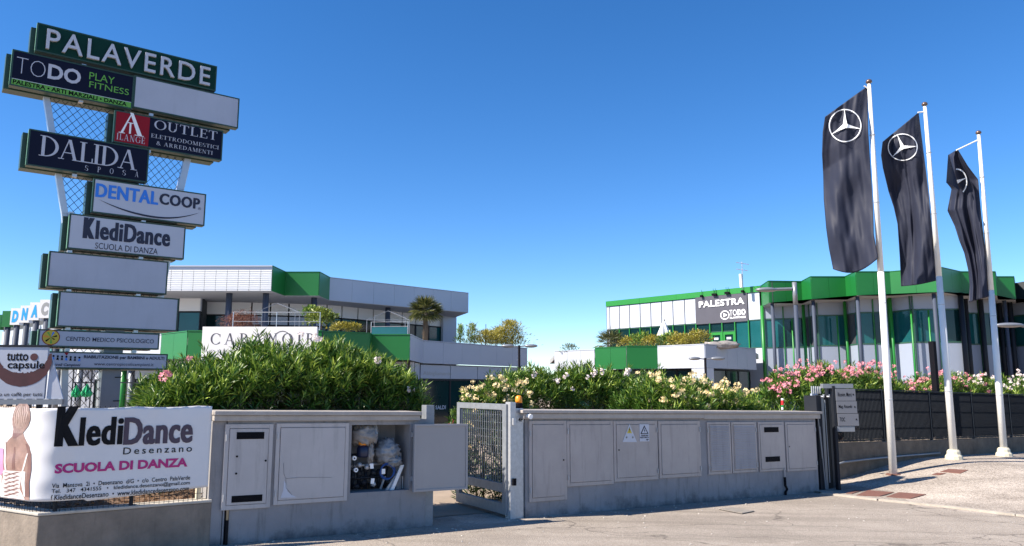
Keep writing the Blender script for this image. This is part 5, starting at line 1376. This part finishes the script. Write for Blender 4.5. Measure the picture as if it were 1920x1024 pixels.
MB().poly(f0_, [(c[0]-.11, c[1]-.15), (c[0]+.19, c[1]), (c[0]-.11, c[1]+.15)], .163, .168).build('emblem', M['wtext'], sgn)
a0, h0 = f0_.px(1368, 592.5, .16); a1 = f0_.S(1398, 588, .16); am = a0+(a1-a0)*.47
put_text(f0_, 'TO', a0, am-.02, h0, h0+.40, .164, M['wtext'], sgn, bold=-.005); put_text(f0_, 'DO', am+.03, a1, h0, h0+.40, .164, M['wtext'], sgn, bold=.06)
put_text(f0_, 'PLAYFITNESS', a0+.02, a1, h0-.20, h0-.07, .164, M['wtext'], sgn, bold=.03)
# zigzag fascia
for i, m_ in ((1, 'green'), (2, 'green'), (3, 'greenl'), (4, 'green'), (5, 'greenl'), (6, 'green'), (7, 'greenl'), (8, 'green'), (9, 'green'), (10, 'green'), (11, 'green'), (12, 'green')):
    fascia(RB_, fp[i], fp[i+1], 'green', 1.15)
fz = fr2(fp[13], fp[14]); box('fascia_core', M['backing'], RB_, fz, 0, fz.len, -.2, -.01, 7.7, ZR); panels(RB_, fz, 7.75, ZR, 1.4, 'fgrey', 0, .03, .012, name='fascia_panel'); panels(RB_, fz, 6.0, 7.74, .62, 'fpanel', -.06, .05, .03)
# zigzag wall
lit = {2: 'glass'}
for i in range(1, len(WPTS)-1):
    f = fr2(WPTS[i], WPTS[i+1])
    if f.len < .3: continue
    wv_ = 1.15
    side = i in (8, 10)
    panels(RB_, f, ZP, 6.9, wv_, 'fpanel_shade', -.05, .06, .07)
    nn = max(1, round(f.len/(wv_*.62)))
    windows(RB_, f, ZG, ZP, 1.15, 'glass', -.06, fm='mull', fw=.035, dark=((n_d,) if (n_d := max(1, round(f.len/1.15))//2) else ()))
    panels(RB_, f, 0.0, ZG, wv_, 'fpanel_shade', -.05, .06, .07)
for i in range(1, len(WPTS)-1):
    f = fr2(WPTS[i], WPTS[i+1])
    if f.len < .3: continue
    n = max(1, round(f.len/1.15))
    for k in range(n+1):
        a = min(max(f.len*k/n, .05), f.len-.05); box('mullion', M['mull' if (k+i) % 2 else 'green'], RB_, f, a-.035, a+.035, .03, .075, 0, 6.9)
    box('transom', M['mull'], RB_, f, .09, f.len-.09, .022, .029, ZG-.04, ZG+.04); box('transom', M['mull'], RB_, f, .09, f.len-.09, .022, .029, ZP-.04, ZP+.04)
for u, Y in ((1451.5, 47.7), (1529, 45.9), (1613, 43.9), (1758, 42.4), (1890, 46.0)):
    p = PY(u, Y, 640); MB().tube([(p.x, p.y, -.2), (p.x, p.y, ZF)], .105, 14).build('column', M['colgrey'], RB_, smooth=True)
for u, Y in ((1431.5, 49.2), (1509.5, 48.5), (1588, 46.6), (1674, 44.6)):
    p = PY(u, Y, 640); MB().tube([(p.x, p.y, -.2), (p.x, p.y, 6.8)], .10, 12).build('column', M['greenl'], RB_, smooth=True)
for u, Y in ((1487, 48.6), (1572, 46.5), (1655, 44.7), (1712, 43.3), (1745, 43.1)):
    p = PY(u, Y, 640); MB().tube([(p.x, p.y, -.2), (p.x, p.y, 5.9)], .05, 8).build('column', M['greenl'], RB_, smooth=True)
for u, Y in ((1808, 43.1), (1816, 45.2), (1845, 45.4), (1866, 45.4), (1880, 47.5), (1900, 47.0)):
    p = PY(u, Y, 640); MB().tube([(p.x, p.y, -.2), (p.x, p.y, 6.9)], .14, 10).build('column', M['darksteel'], RB_, smooth=True)
# terrace block in front of the palestra
tp0 = [P2(1040, 658, ZT), P2(1115, 655, ZT), P2(1115.5, 651.4, ZT), P2(1174, 650, ZT), P2(1174.5, 648.5, ZT), P2(1232.5, 648.5, ZT), P2(1232.8, 648.5, ZT), P2(1321, 644.7, ZT), P2(1416, 653.5, ZT)]
TB = thing('terrace_block', 'single storey terrace block in white and green before the palestra', 'building', (10, 46, 0))
inn = [PY(1420, 49.6), PY(1138, 58.5), PY(1030, 60)]
plate(TB, tp0+inn, ZT-.25, .3, 'terrace_floor', 'soffit')
for i, m_ in ((0, 'fpanel'), (2, 'green'), (4, 'green'), (6, 'fpanel'), (7, 'fgrey')):
    f = fascia(TB, tp0[i], tp0[i+1], m_, 1.25, 2.65, ZT)
    if f.len > 1:
        fb = fr2(tp0[i]+Vector((0, 1.2)), tp0[i+1]+Vector((0, 1.2)))
        box('wall', M['backing'], TB, fb, 0, fb.len, -.2, -.08, -.6, 2.66); windows(TB, fb, .0, 2.6, 1.6, 'glassd', -.07, fm='darksteel')
fL = fr2(tp0[6], tp0[7]); a = fL.S(1297, 700); box('pillar', M['fpanel'], TB, fL, a, fL.len-.01, -.9, .0, -.6, 2.645)
fR = fr2(tp0[7], tp0[8]); a = fR.S(1338, 700); box('pillar', M['fgrey'], TB, fR, .02, a, -.3, -.005, -.6, 2.645)
# plants, closed parasol and sacks on that terrace
def at3(u, v, Y): return atY(u, v, Y)
pr_ = thing('dwarf_palm', 'bushy dwarf palm at the left end of the right hand terrace', 'palm', at3(1145, 652, 54.3))
def fronds(root, c, n, L, m, seed, wr=.05, up=.5, sub=26):
    rg = np.random.RandomState(seed); P_ = []; D_ = []; L_ = []
    for i in range(n):
        az = rg.uniform(0, 6.283); el = rg.uniform(-.35, 1.35); d = np.array([math.cos(az)*math.cos(el), math.sin(az)*math.cos(el), math.sin(el)])
        st = np.array(c)+d*L*.45
        t = np.cross(d, [0, 0, 1]); t /= np.linalg.norm(t)+1e-9; w = np.cross(d, t)
        for k in range(sub):
            a = (k/(sub-1)-.5)*2.6; dd = d*math.cos(a)+t*math.sin(a)+w*rg.normal()*.06; P_.append(st); D_.append(dd+np.array([0, 0, -.12])); L_.append(L*.62*(1-.25*abs(a)))
    L_ = np.array(L_); leaves_mesh('frond', np.array(P_), np.array(D_), L_, L_*wr, M[m], root, seed, droop=.25)
fronds(pr_, at3(1145, 648, 54.3), 60, 1.35, 'palmleaf', 4, wr=.07, sub=12)
spots = [(1182, 645, 'olive', 1.1, .55, 'yellow-green shrub right of the dwarf palm on the right hand terrace'), (1205, 641, 'oleander', 1.1, .75, 'dark green shrub between the yellow shrubs, left of the closed white parasol'), (1227, 643, 'olive', 1.2, .6, 'yellow shrub just left of the closed white parasol'),
         (1251, 641, 'oleander', .9, .6, 'green shrub at the foot of the closed white parasol'), (1273, 641, 'olive', 1.1, .6, 'yellow shrub right of the closed white parasol'), (1290, 643, 'olive', .7, .45, 'small low yellow shrub near the right end of the shrub row'), (1308, 639, 'olive', 1.15, .75, 'largest yellow shrub, last in the row before the grey sacks')]
for i, (u, v, m_, w_, h_, lb) in enumerate(spots):
    Y = 54.0-(u-1145)/180*9.5; c = at3(u, v, Y); r_ = thing('terrace_shrub', lb, 'shrub', c-Vector((0, 0, h_)), 'shrubs along the right hand terrace'); shrub(r_, c, w_*.75, .6, h_*.8, 700, .17, m_, 40+i, .42)
c = at3(1068, 654.5, 49.8); r_ = thing('terrace_shrub', 'lone small shrub above the far left white parapet of the right building', 'shrub', c); shrub(r_, c, .55, .4, .3, 260, .15, 'palmleaf', 61, .3)
sk = at3(1352, 647.5, 43.2)
MB().blob(sk, 1.0, .35, .22, 3, .25, 22, 12, 2.5).build('sack', M['bag'], smooth=True, label='pale lumpy sacks lying on the terrace parapet under the sign', cat='sack')
def parasol(u, v0, v1, Y, m_, lb, R=.28, grp=None):
    b = at3(u, v1, Y); t = at3(u, v0, Y); H = t.z-b.z; r_ = thing('parasol', lb, 'parasol', b, grp)
    mb = MB(); n = 16; prof = [(.05, .22), (.75, .26), (1.0, .45), (.8, .6), (.35, .85), (.12, 1.0)]
    for i, (q, z) in enumerate(prof):
        for j in range(n): a = 2*math.pi*j/n; rr_ = R*q*(1 if j % 2 else .62); mb.v.append((b.x+rr_*math.cos(a), b.y+rr_*math.sin(a), b.z+H*z))
    for i in range(len(prof)-1):
        for j in range(n): mb.f.append((i*n+j, i*n+(j+1) % n, (i+1)*n+(j+1) % n, (i+1)*n+j))
    mb.build('canopy', M[m_], r_); MB().tube([b, t+Vector((0, 0, .1))], .03, 8).build('pole', M['vent'], r_); return r_
parasol(1246, 602, 652, 49.5, 'umbw', 'closed white parasol on the right hand terrace before the windows', .48)
# roof aerial, floodlight brackets
an = thing('aerial', 'thin television aerial on the roof edge above the PALESTRA sign', 'aerial', at3(1392, 540, 50)); b = at3(1393, 541, 50); t = at3(1391, 491, 50)
MB().tube([b, t], .025, 6).build('mast', M['galv'], an)
for (u0, v0, u1, v1) in ((1380, 492, 1404, 496), (1380, 504.5, 1402, 507.5)): MB().tube([at3(u0, v0, 50), at3(u1, v1, 50)], .022, 6).build('boom', M['galv'], an)
for u, v in ((1383, 492), (1390, 493.5), (1397, 494.5), (1403, 495.5), (1383, 505), (1392, 506), (1400, 507)): MB().tube([at3(u, v, 49.5), at3(u, v, 50.5)], .015, 5).build('element', M['galv'], an)
MB().tube([at3(1388.5, 514, 50), at3(1390.5, 539, 50)], .11, 8).build('box', M['umbw'], an)
for i, (u, v) in enumerate(((1315, 557), (1337, 554), (1341, 554), (1361, 551), (1365, 551), (1392, 548))):
    s = f0_.S(u, v, .3); zz = f0_.H(u, v-1, .3); r_ = thing('floodlight', 'small black floodlight on a green bracket over the sign, number %s from the left' % ['one', 'two', 'three', 'four', 'five', 'six'][i], 'floodlight', f0_.P(s, .3, zz), 'floodlights above the PALESTRA sign')
    MB().box(f0_, s-.09, s+.09, .2, .36, zz-.05, zz+.1).build('head', M['vent'], r_, bevel=.02); MB().tube([f0_.P(s, .26, zz+.1), f0_.P(s, .26, ZR+.1)], .02, 5).build('bracket', M['greenl'], r_)

# ---- left hand building
LB = thing('office_building', 'left office building with white, green and grey overhanging fascia and terrace', 'building', (-10, 48, 0))
fl_ = [P2(112, 553, ZR), P2(113, 498, ZR), P2(511, 498, ZR), P2(535, 509.3, ZR), P2(599, 509.3, ZR), P2(618, 519.6, ZR), P2(878, 549, ZR)]
WL = [PY(120, 56), PY(122, 44.9), PY(374, 44.9), PY(382, 46.8), PY(470, 47.2), PY(540, 47.8), PY(612, 48.6), PY(640, 49.4), PY(851, 57.8)]
plate(LB, fl_+[Vector((-6.2, 75)), Vector((-30, 75))], ZR-.08, .1, 'roof', 'roofm')
plate(LB, [p+Vector((0, .45)) for p in WL]+[Vector((-6.2, 75)), Vector((-30, 75))], 8.05, 9.2, 'core', 'backing')
plate(LB, fl_[1:]+WL[1:][::-1], ZF+.012, .03, 'soffit', 'soffit')
f = fr2(fl_[1], fl_[2]); box('fascia_core', M['backing'], LB, f, .01, f.len-.01, -.2, -.01, ZF, ZR-.02)
panels(LB, f, ZF+.0, ZR-.24, .60, 'fslat', -.005, .03, .03, name='fascia_panel'); box('coping', M['fpanel'], LB, f, 0, f.len, -.22, .06, ZR-.06, ZR); box('fascia_band', M['fgrey'], LB, f, 0.0, f.len, -.008, .01, ZR-.23, ZR-.062)
for i in range(9):
    h = ZF+.12+i*.12; box('fascia_slat', M['fslat'], LB, f, 0.02, f.len-.02, .026, .045, h, h+.035)
for i, m_ in ((2, 'green'), (3, 'green'), (4, 'green'), (5, 'fgrey')): fascia(LB, fl_[i], fl_[i+1], m_, 1.6)
fe_ = fr2(fl_[6], fl_[6]+Vector((.6, 1.2))); 
for i in range(1, len(WL)-1):
    f = fr2(WL[i], WL[i+1])
    if f.len < .35: continue
    panels(LB, f, ZP, 6.9, 1.4, 'umbw' if i != 2 else 'fpanel', -.05, .06, .09)
    panels(LB, f, ZP-.6, ZP, 1.4, 'fgrey', -.05, .06, .09) if i in (4, 5) else None
    windows(LB, f, ZT-.1, ZP-(.6 if i in (4, 5) else 0), 1.4, 'glassd' if i in (3, 4) else 'glass', -.06, fm='darksteel', dark=(1, 4))
    panels(LB, f, 0, ZT-.12, 1.5, 'fpanel', -.05, .06, .03)
fw_ = fr2(WL[8], WL[8]+Vector((.9, .9)))
box('end_wall', M['fgrey'], LB, fr2(PY(826, 56.6), WL[8]), 0, (WL[8]-PY(826, 56.6)).length, .05, .25, 0, 6.85)
for u, Y in ((428, 42.4), (497, 42.4), (588, 44.6), (727, 50.2)):
    p = PY(u, Y, 590); MB().tube([(p.x, p.y, 3.5), (p.x, p.y, ZF)], .17, 14).build('column', M['colgrey'], LB, smooth=True)
# lower storey fronts
lo = [PY(140, 36.8, 690), P2(304, 626, ZT), P2(304.5, 625.5, ZT), P2(353, 620, ZT), P2(353.5, 619.6, ZT), P2(604, 619.6, ZT), P2(605, 620.6, ZT), P2(693, 624, ZT), P2(696, 626.5, ZT), P2(769, 626.5, ZT), P2(793, 638, ZT), P2(988, 652.3, ZT)]
LT = thing('terrace_block', 'ground floor shop block with green and grey parapet under the left terrace', 'building', (-8, 40, 0))
plate(LT, lo+[PY(850, 62, 650), WL[8], WL[7], WL[5], WL[2], WL[1]], ZT-.3, .3, 'terrace_floor', 'soffit')
for i, m_ in ((0, 'fpanel'), (2, 'green'), (4, 'green'), (6, 'green'), (7, 'green'), (8, 'green'), (9, 'fgrey'), (10, 'fgrey')):
    z0 = 2.80
    f = fascia(LT, lo[i], lo[i+1], m_, 1.55, z0, ZT)
    if i in (6,): pass
f = fr2(lo[10], lo[11]); box('wall', M['backing'], LT, f, 0, f.len, -.5, -.2, -.8, 2.78)
panels(LT, f, 2.03, 2.76, 2.85, 'fgrey', -.19, .06, .05, n=4)
windows(LT, f, -.6, 2.0, 1.0, 'glassd', -.19, fm='darksteel', n=4)
a0 = f.S(797, 705); a1 = f.S(850, 705)
put_text(f, 'Abbigliamento', a0, a1, 2.17, 2.42, -.125, M['greyt'], LT)
a0, h0 = f.px(815.5, 768, -.15); a1 = f.S(835, 765, -.15); h1 = f.H(815.5, 760.5, -.15)
put_text(f, 'SALDI', a0, a1, h0, h1, -.115, M['swhite'], LT, bold=.03)
for i in (0, 2, 4, 6, 8, 9):
    f = fr2(lo[i]+Vector((0, 1.6)), lo[i+1]+Vector((0, 1.6)))
    if f.len < .5: continue
    box('wall', M['backing'], LT, f, 0, f.len, -.3, -.2, -.8, 2.82); panels(LT, f, 2.0, 2.8, 1.5, 'fpanel', -.19, .06, .03); windows(LT, f, -.5, 2.0, 1.5, 'glassd', -.19, fm='darksteel')
for u, Y in ((108, 38), (150, 36), (247, 35.6), (232, 35.8)):
    p = PY(u, Y, 700); MB().tube([(p.x, p.y, -.6), (p.x, p.y, 2.8)], .14, 12).build('column', M['greenl' if u == 232 else 'polegrey'], LT, smooth=True)
# scissor lattice grille in front of the shop windows
g = fr2(PY(138, 34.6, 700), PY(262, 34.4, 700)); gz0, gz1 = 1.85, 2.62
gg = thing('lattice_grille', 'scissor lattice grille seen under the lowest sign board', 'grille', g.P(1, 0, gz0)); mb = MB(); x = 0
while x < g.len-.4:
    mb.tube([g.P(x, 0, gz0), g.P(x+.42, 0, gz1)], .012, 4); mb.tube([g.P(x+.42, .02, gz0), g.P(x, .02, gz1)], .012, 4); x += .42
mb.build('lattice', M['vent'], gg, kind='stuff')
for a in (0, g.len*.28, g.len*.6): box('post', M['darksteel'], gg, g, a-.02, a+.02, -.02, .02, -.3, gz1+.05)
box('rail', M['darksteel'], gg, g, .03, g.len-.03, .03, .06, gz0-.05, gz0)
parasol(141, 722, 752, 30, 'umbgreen', 'left green folded parasol under the lowest sign board', .17, 'green folded parasols'); parasol(161, 720, 752, 30, 'umbgreen', 'right green folded parasol under the lowest sign board', .21, 'green folded parasols')
# framed cream shop sign
csf = fr2(P2(380, 612.8, 4.05), P2(595, 612.8, 4.05)); csn = thing('shop_sign', 'large cream shop sign with thin dark capitals behind the big oleander', 'sign', csf.P(3, -.1, 2.5))
box('panel', M['cream'], csn, csf, 0, csf.len, -.18, 0, 2.3, 4.05, bevel=.01); box('bracket', M['darksteel'], csn, csf, .3, .4, -.6, -.19, 2.6, 2.7); box('bracket', M['darksteel'], csn, csf, csf.len-.5, csf.len-.4, -.6, -.19, 2.6, 2.7)
TS(csf, 'CAPANOIR', 394, 625, 646, 592, M['board'], csn, d=.004, gap=.32)
c = csf.px(529, 637); mb = MB()
for i in range(20):
    t0, t1 = math.pi*2*i/20, math.pi*2*(i+1)/20; mb.add([csf.P(c[0]+r_*math.cos(t), .006, c[1]+r_*math.sin(t)) for r_, t in ((.33, t0), (.36, t0), (.36, t1), (.33, t1))], [(0, 1, 2, 3)])
mb.build('emblem', M['board'], csn)
TS(csf, 'QUALITA', 393, 656, 666, 470, M['greyt'], csn, d=.004, gap=.3)
# glass railings and awning frames on the left terrace
def railing(pts, z0, z1, lb, grp='terrace railings', gl=False):
    c = (pts[0]+pts[-1])/2; r_ = thing('railing', lb, 'railing', (c.x, c.y, z0), grp)
    for i in range(len(pts)-1):
        f = fr2(pts[i], pts[i+1]); n = max(1, round(f.len/1.9))
        for k in range(n+1): MB().tube([f.P(f.len*k/n, 0, z0), f.P(f.len*k/n, 0, z1)], .017, 6).build('post', M['steel'], r_)
        for h in ([z1, z0+(z1-z0)*.62, z0+(z1-z0)*.3] if not gl else [z1, z0+(z1-z0)*.72]): MB().tube([f.P(0, 0, h), f.P(f.len, 0, h)], .009, 6).build('rail', M['steel'], r_)
        if gl: box('pane', M['glass'], r_, f, .04, f.len-.04, -.006, .006, z0, z0+(z1-z0)*.68)
    return r_
railing([PY(437, 35.8, 600), PY(600, 35.9, 600)], 3.95, 5.1, 'thin wire railing above the cream shop sign')
railing([PY(696, 37.2, 610), PY(765, 37.0, 610)], 3.95, 4.75, 'glazed railing above the green parapet left of the palm', gl=True)
def awning(u0, u1, vt, vb, Y, lb):
    r_ = thing('awning_frame', lb, 'awning frame', atY((u0+u1)/2, vb+45, Y), 'bare awning frames'); um = (u0+u1)/2
    A = atY(u0, vb, Y); B = atY(u1, vb, Y); Cc = atY(um, vt, Y+1.2); A2 = atY(u0+14, vb-6, Y+2.4); B2 = atY(u1-8, vb-6, Y+2.4)
    for a, b in ((A, Cc), (B, Cc), (A2, Cc), (B2, Cc)): MB().tube([a, b], .012, 5).build('rafter', M['polegrey'], r_)
    for a in (A, B, A2, B2): MB().tube([a, Vector((a.x, a.y, 3.9))], .018, 6).build('leg', M['polegrey'], r_)
    MB().tube([A, B], .012, 5).build('rafter', M['polegrey'], r_)
awning(478, 562, 568.5, 586, 39, 'bare white awning frame above the cream sign'); awning(688, 768, 583, 600, 39.5, 'bare white awning frame beside the palm on the left terrace')
# plants on the left terrace
c = at3(452, 604, 39); r_ = thing('maple_shrub', 'rust red feathery shrub behind the railing above the cream sign', 'shrub', c-Vector((0, 0, .6))); shrub(r_, c-Vector((0, 0, .2)), 1.05, .7, .75, 2600, .16, 'redleaf', 71, .12, -.5); MB().tube([c-Vector((0, 0, .7)), c], .04, 6).build('stem', M['bark'], r_)
c = at3(603, 600, 37.5); r_ = thing('terrace_shrub', 'bright leafy shrub at the right end of the cream sign', 'shrub', c-Vector((0, 0, .6)), 'shrubs on the left terrace'); shrub(r_, c, .75, .6, .5, 1300, .17, 'shrubl', 72, .45)
MB().tube([c-Vector((0, 0, .7)), c], .04, 6).build('stem', M['bark'], r_)
c = at3(583, 586, 38.5); r_ = thing('terrace_shrub', 'small dark shrub behind the bright leafy one', 'shrub', c-Vector((0, 0, .6)), 'shrubs on the left terrace'); shrub(r_, c, .5, .4, .3, 420, .16, 'oleander', 73, .4)
c = at3(648, 616, 36.8); r_ = thing('terrace_shrub', 'low golden shrub spilling over the green parapet', 'shrub', c-Vector((0, 0, .3)), 'shrubs on the left terrace'); shrub(r_, c, .78, .4, .24, 800, .15, 'olive', 74, .4)
c = at3(797, 588, 46.5); b = at3(797, 634, 46.5); r_ = thing('fan_palm', 'fan palm with shaggy head on the left terrace', 'palm', b); fronds(r_, c, 85, 1.2, 'palmleaf', 9, wr=.07, sub=20)
MB().tube([b-Vector((0, 0, .3)), (b+c)/2+Vector((.04, 0, 0)), c], .17, 10, .13).build('trunk', M['bark'], r_, smooth=True)
mb = MB(); rr = random.Random(8)
for i in range(60):
    z = rr.uniform(0, 1); p = b.lerp(c, z); a = rr.uniform(0, 6.28); d = Vector((math.cos(a), math.sin(a), .5)); mb.tube([p+d*.1, p+d*.27], .02, 4, .004)
mb.build('husk', M['bark'], r_, kind='stuff')
for i, (u, v0, v1, w_, n_, m_, lb) in enumerate(((863, 611, 643, .28, 420, 'oleander', 'sparse dark conifer right of the left building on the terrace edge'), (885, 608, 645, .42, 620, 'shrubl', 'slim upright green bamboo second from the palm'), (915, 622, 646, 1.15, 1700, 'olive', 'low golden bamboo clump between the slim bamboo and the tall one'), (957, 603, 648, 1.0, 2400, 'olive', 'tall golden bamboo clump at the right end of the left terrace'), (936, 615, 648, .8, 1200, 'olive', 'short golden bamboo beside the tall clump'))):
    Y = 50-(950-u)/100*3+1.2; b = at3(u, v1, Y); t = at3(u, v0, Y); H = t.z-b.z; r_ = thing('bamboo', lb, 'bamboo', b, 'bamboo on the left terrace'); rg = np.random.RandomState(80+i)
    z = rg.rand(n_); wr2 = w_*(1-z*.65)*rg.normal(size=n_)*.62; wy = w_*rg.normal(size=n_)*.4
    P_ = np.stack([b.x+wr2, b.y+wy, b.z+z*H], 1); D_ = np.stack([wr2*.8+rg.normal(size=n_)*.35, rg.normal(size=n_)*.35, .25+rg.rand(n_)*.6], 1)
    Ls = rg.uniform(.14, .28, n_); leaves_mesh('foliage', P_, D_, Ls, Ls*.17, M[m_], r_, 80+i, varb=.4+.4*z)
    for k in range(5): x = rg.uniform(-.6, .6)*w_; MB().tube([b+Vector((x*.7, 0, -.2)), b+Vector((x, 0, H*rg.uniform(.7, 1.05)))], .015, 5).build('cane', M['bark'], r_)
for u, v in ((911, 608), (971, 612)): p = at3(u, 648, 49.5); t = at3(u, v, 49.5); MB().tube([p, t], .02, 6).build('flag_stick', M['vent'], label='thin dark rod on the left terrace %s' % ('between the bamboo clumps' if u < 940 else 'at its far right end'), cat='rod')
# far wing with stepped letter boxes
FW = thing('letter_wing', 'distant wing on grey columns carrying stepped white letter boxes', 'building', (-42, 64, 0))
bx = [(-30, 3, 590, None), (5, 20.5, 583, 'g'), (21, 38.5, 578, 'D'), (39, 56.5, 573, 'N'), (57, 75, 567, 'A'), (75.5, 96, 562, 'C'), (96.5, 120, 556, 'O')]
wing = []
for u0, u1, v, ch in bx:
    p0, p1 = P2(u0, v, ZR), P2(u1, v, ZR); f = fr2(p0, p1); m_ = 'green' if ch in ('g', None) else 'umbw'
    lbx = box('letter_box', M[m_], FW, f, 0, f.len, -.5, 0, 6.8, ZR)
    if ch and ch != 'g': put_text(f, ch, f.len*.16, f.len*.84, 7.0, 8.0, .01, M['cyan' if ch in 'DNA' else 'greyt'], lbx, bold=.07, shear=.12)
    pc = p0.lerp(p1, .55)+Vector((0, .3)); MB().tube([(pc.x, pc.y, -.5), (pc.x, pc.y, 6.8)], .22, 12).build('column', M['colgrey'], FW, smooth=True); wing.append(p0+Vector((-.3, 3.2)))
wing.append(PY(124, 56.5))
0 and plate(FW, [wing[0]+Vector((0, -3)), *[w+Vector((0, -2.7)) for w in wing[1:]], PY(124, 80), PY(-60, 90)], 6.98, .12, 'soffit', 'soffit')
for i in range(len(wing)-1):
    f = fr2(wing[i], wing[i+1])
    if f.len < .3: continue
    box('wall', M['backing'], FW, f, 0, f.len, -.4, -.1, -.5, 7.6); panels(FW, f, 5.4, 6.85, 1.3, 'fpanel', -.09, .06, .03); windows(FW, f, 3.9, 5.4, 1.3, 'glass', -.09, fm='darksteel'); panels(FW, f, 0, 3.9, 1.3, 'fpanel', -.09, .06, .03)
# street lamps
def lamp2(u, vt, Y, uL, uR, lb):
    b = atY(u, 725, Y); t = atY(u, vt, Y); r_ = thing('street_lamp', lb, 'street lamp', (b.x, b.y, -.4), 'street lamps in the car park'); T_ = Vector((b.x, b.y, t.z))
    MB().tube([(b.x, b.y, -.6), T_+Vector((0, 0, .06))], .07, 10, .055).build('pole', M['vent'], r_, smooth=True)
    for uu in (uL, uR):
        e = atY(uu, vt, Y); dx = e.x-T_.x
        MB().tube([T_, T_+Vector((dx*.35, 0, .03))], .03, 6).build('arm', M['polegrey'], r_)
        c = T_+Vector((dx*.66, 0, .03)); MB().blob(c, abs(dx)*.38, .16, .085, 1, 0, 16, 10).build('lamp_head', M['polegrey'], r_, smooth=True)
lamp2(973.5, 650, 36, 941, 1007, 'double-headed dark street lamp before the grey parapet of the left building')
lamp2(1324, 673.5, 36, 1292, 1358, 'double-headed dark street lamp before the right hand terrace block')
def lamp1(u, vt, Y, uE, vE, lb, flip=1, low=True):
    b = atY(u, 725, Y); t = atY(u, vt, Y); r_ = thing('street_lamp', lb, 'street lamp', (b.x, b.y, -.4), 'street lamps in the car park'); T_ = Vector((b.x, b.y, t.z))
    MB().tube([(b.x, b.y, -.6), T_-Vector((0, 0, .75))], .08, 12, .07).build('pole', M['colgrey'], r_, smooth=True)
    MB().tube([T_-Vector((0, 0, .75)), T_+Vector((0, 0, .05))], .08, 12).build('pole_head', M['polegrey'], r_, smooth=True)
    e = atY(uE, vE, Y); h_ = T_-Vector((0, 0, .18)); m = h_.lerp(e, .52)
    MB().tube([h_, m], .055, 8).build('arm', M['polegrey'], r_)
    MB().blob(m.lerp(e, .5), abs(e.x-m.x)*.62, .2, .085, 1, 0, 18, 10).build('lamp_head', M['polegrey'], r_, smooth=True)
lamp1(1500, 532, 27, 1420, 544, 'tall single-arm street lamp with grey head left of the first flagpole')
lamp1(1975, 604, 27, 1870, 608.5, 'street lamp reaching in from the right edge behind the last flagpole')
# red cloth seen through the gate opening
c = W.P(W.S(853, 790, -3), -3.2, 1.05); MB().poly(Fr(c, (1, 0, 0)), [(-.14, -.12), (.02, -.12), (.09, .12), (.05, .14)], 0, .04).build('banner_flag', M['magenta'], label='small magenta cloth sticking up behind the open cabinet door', cat='cloth')
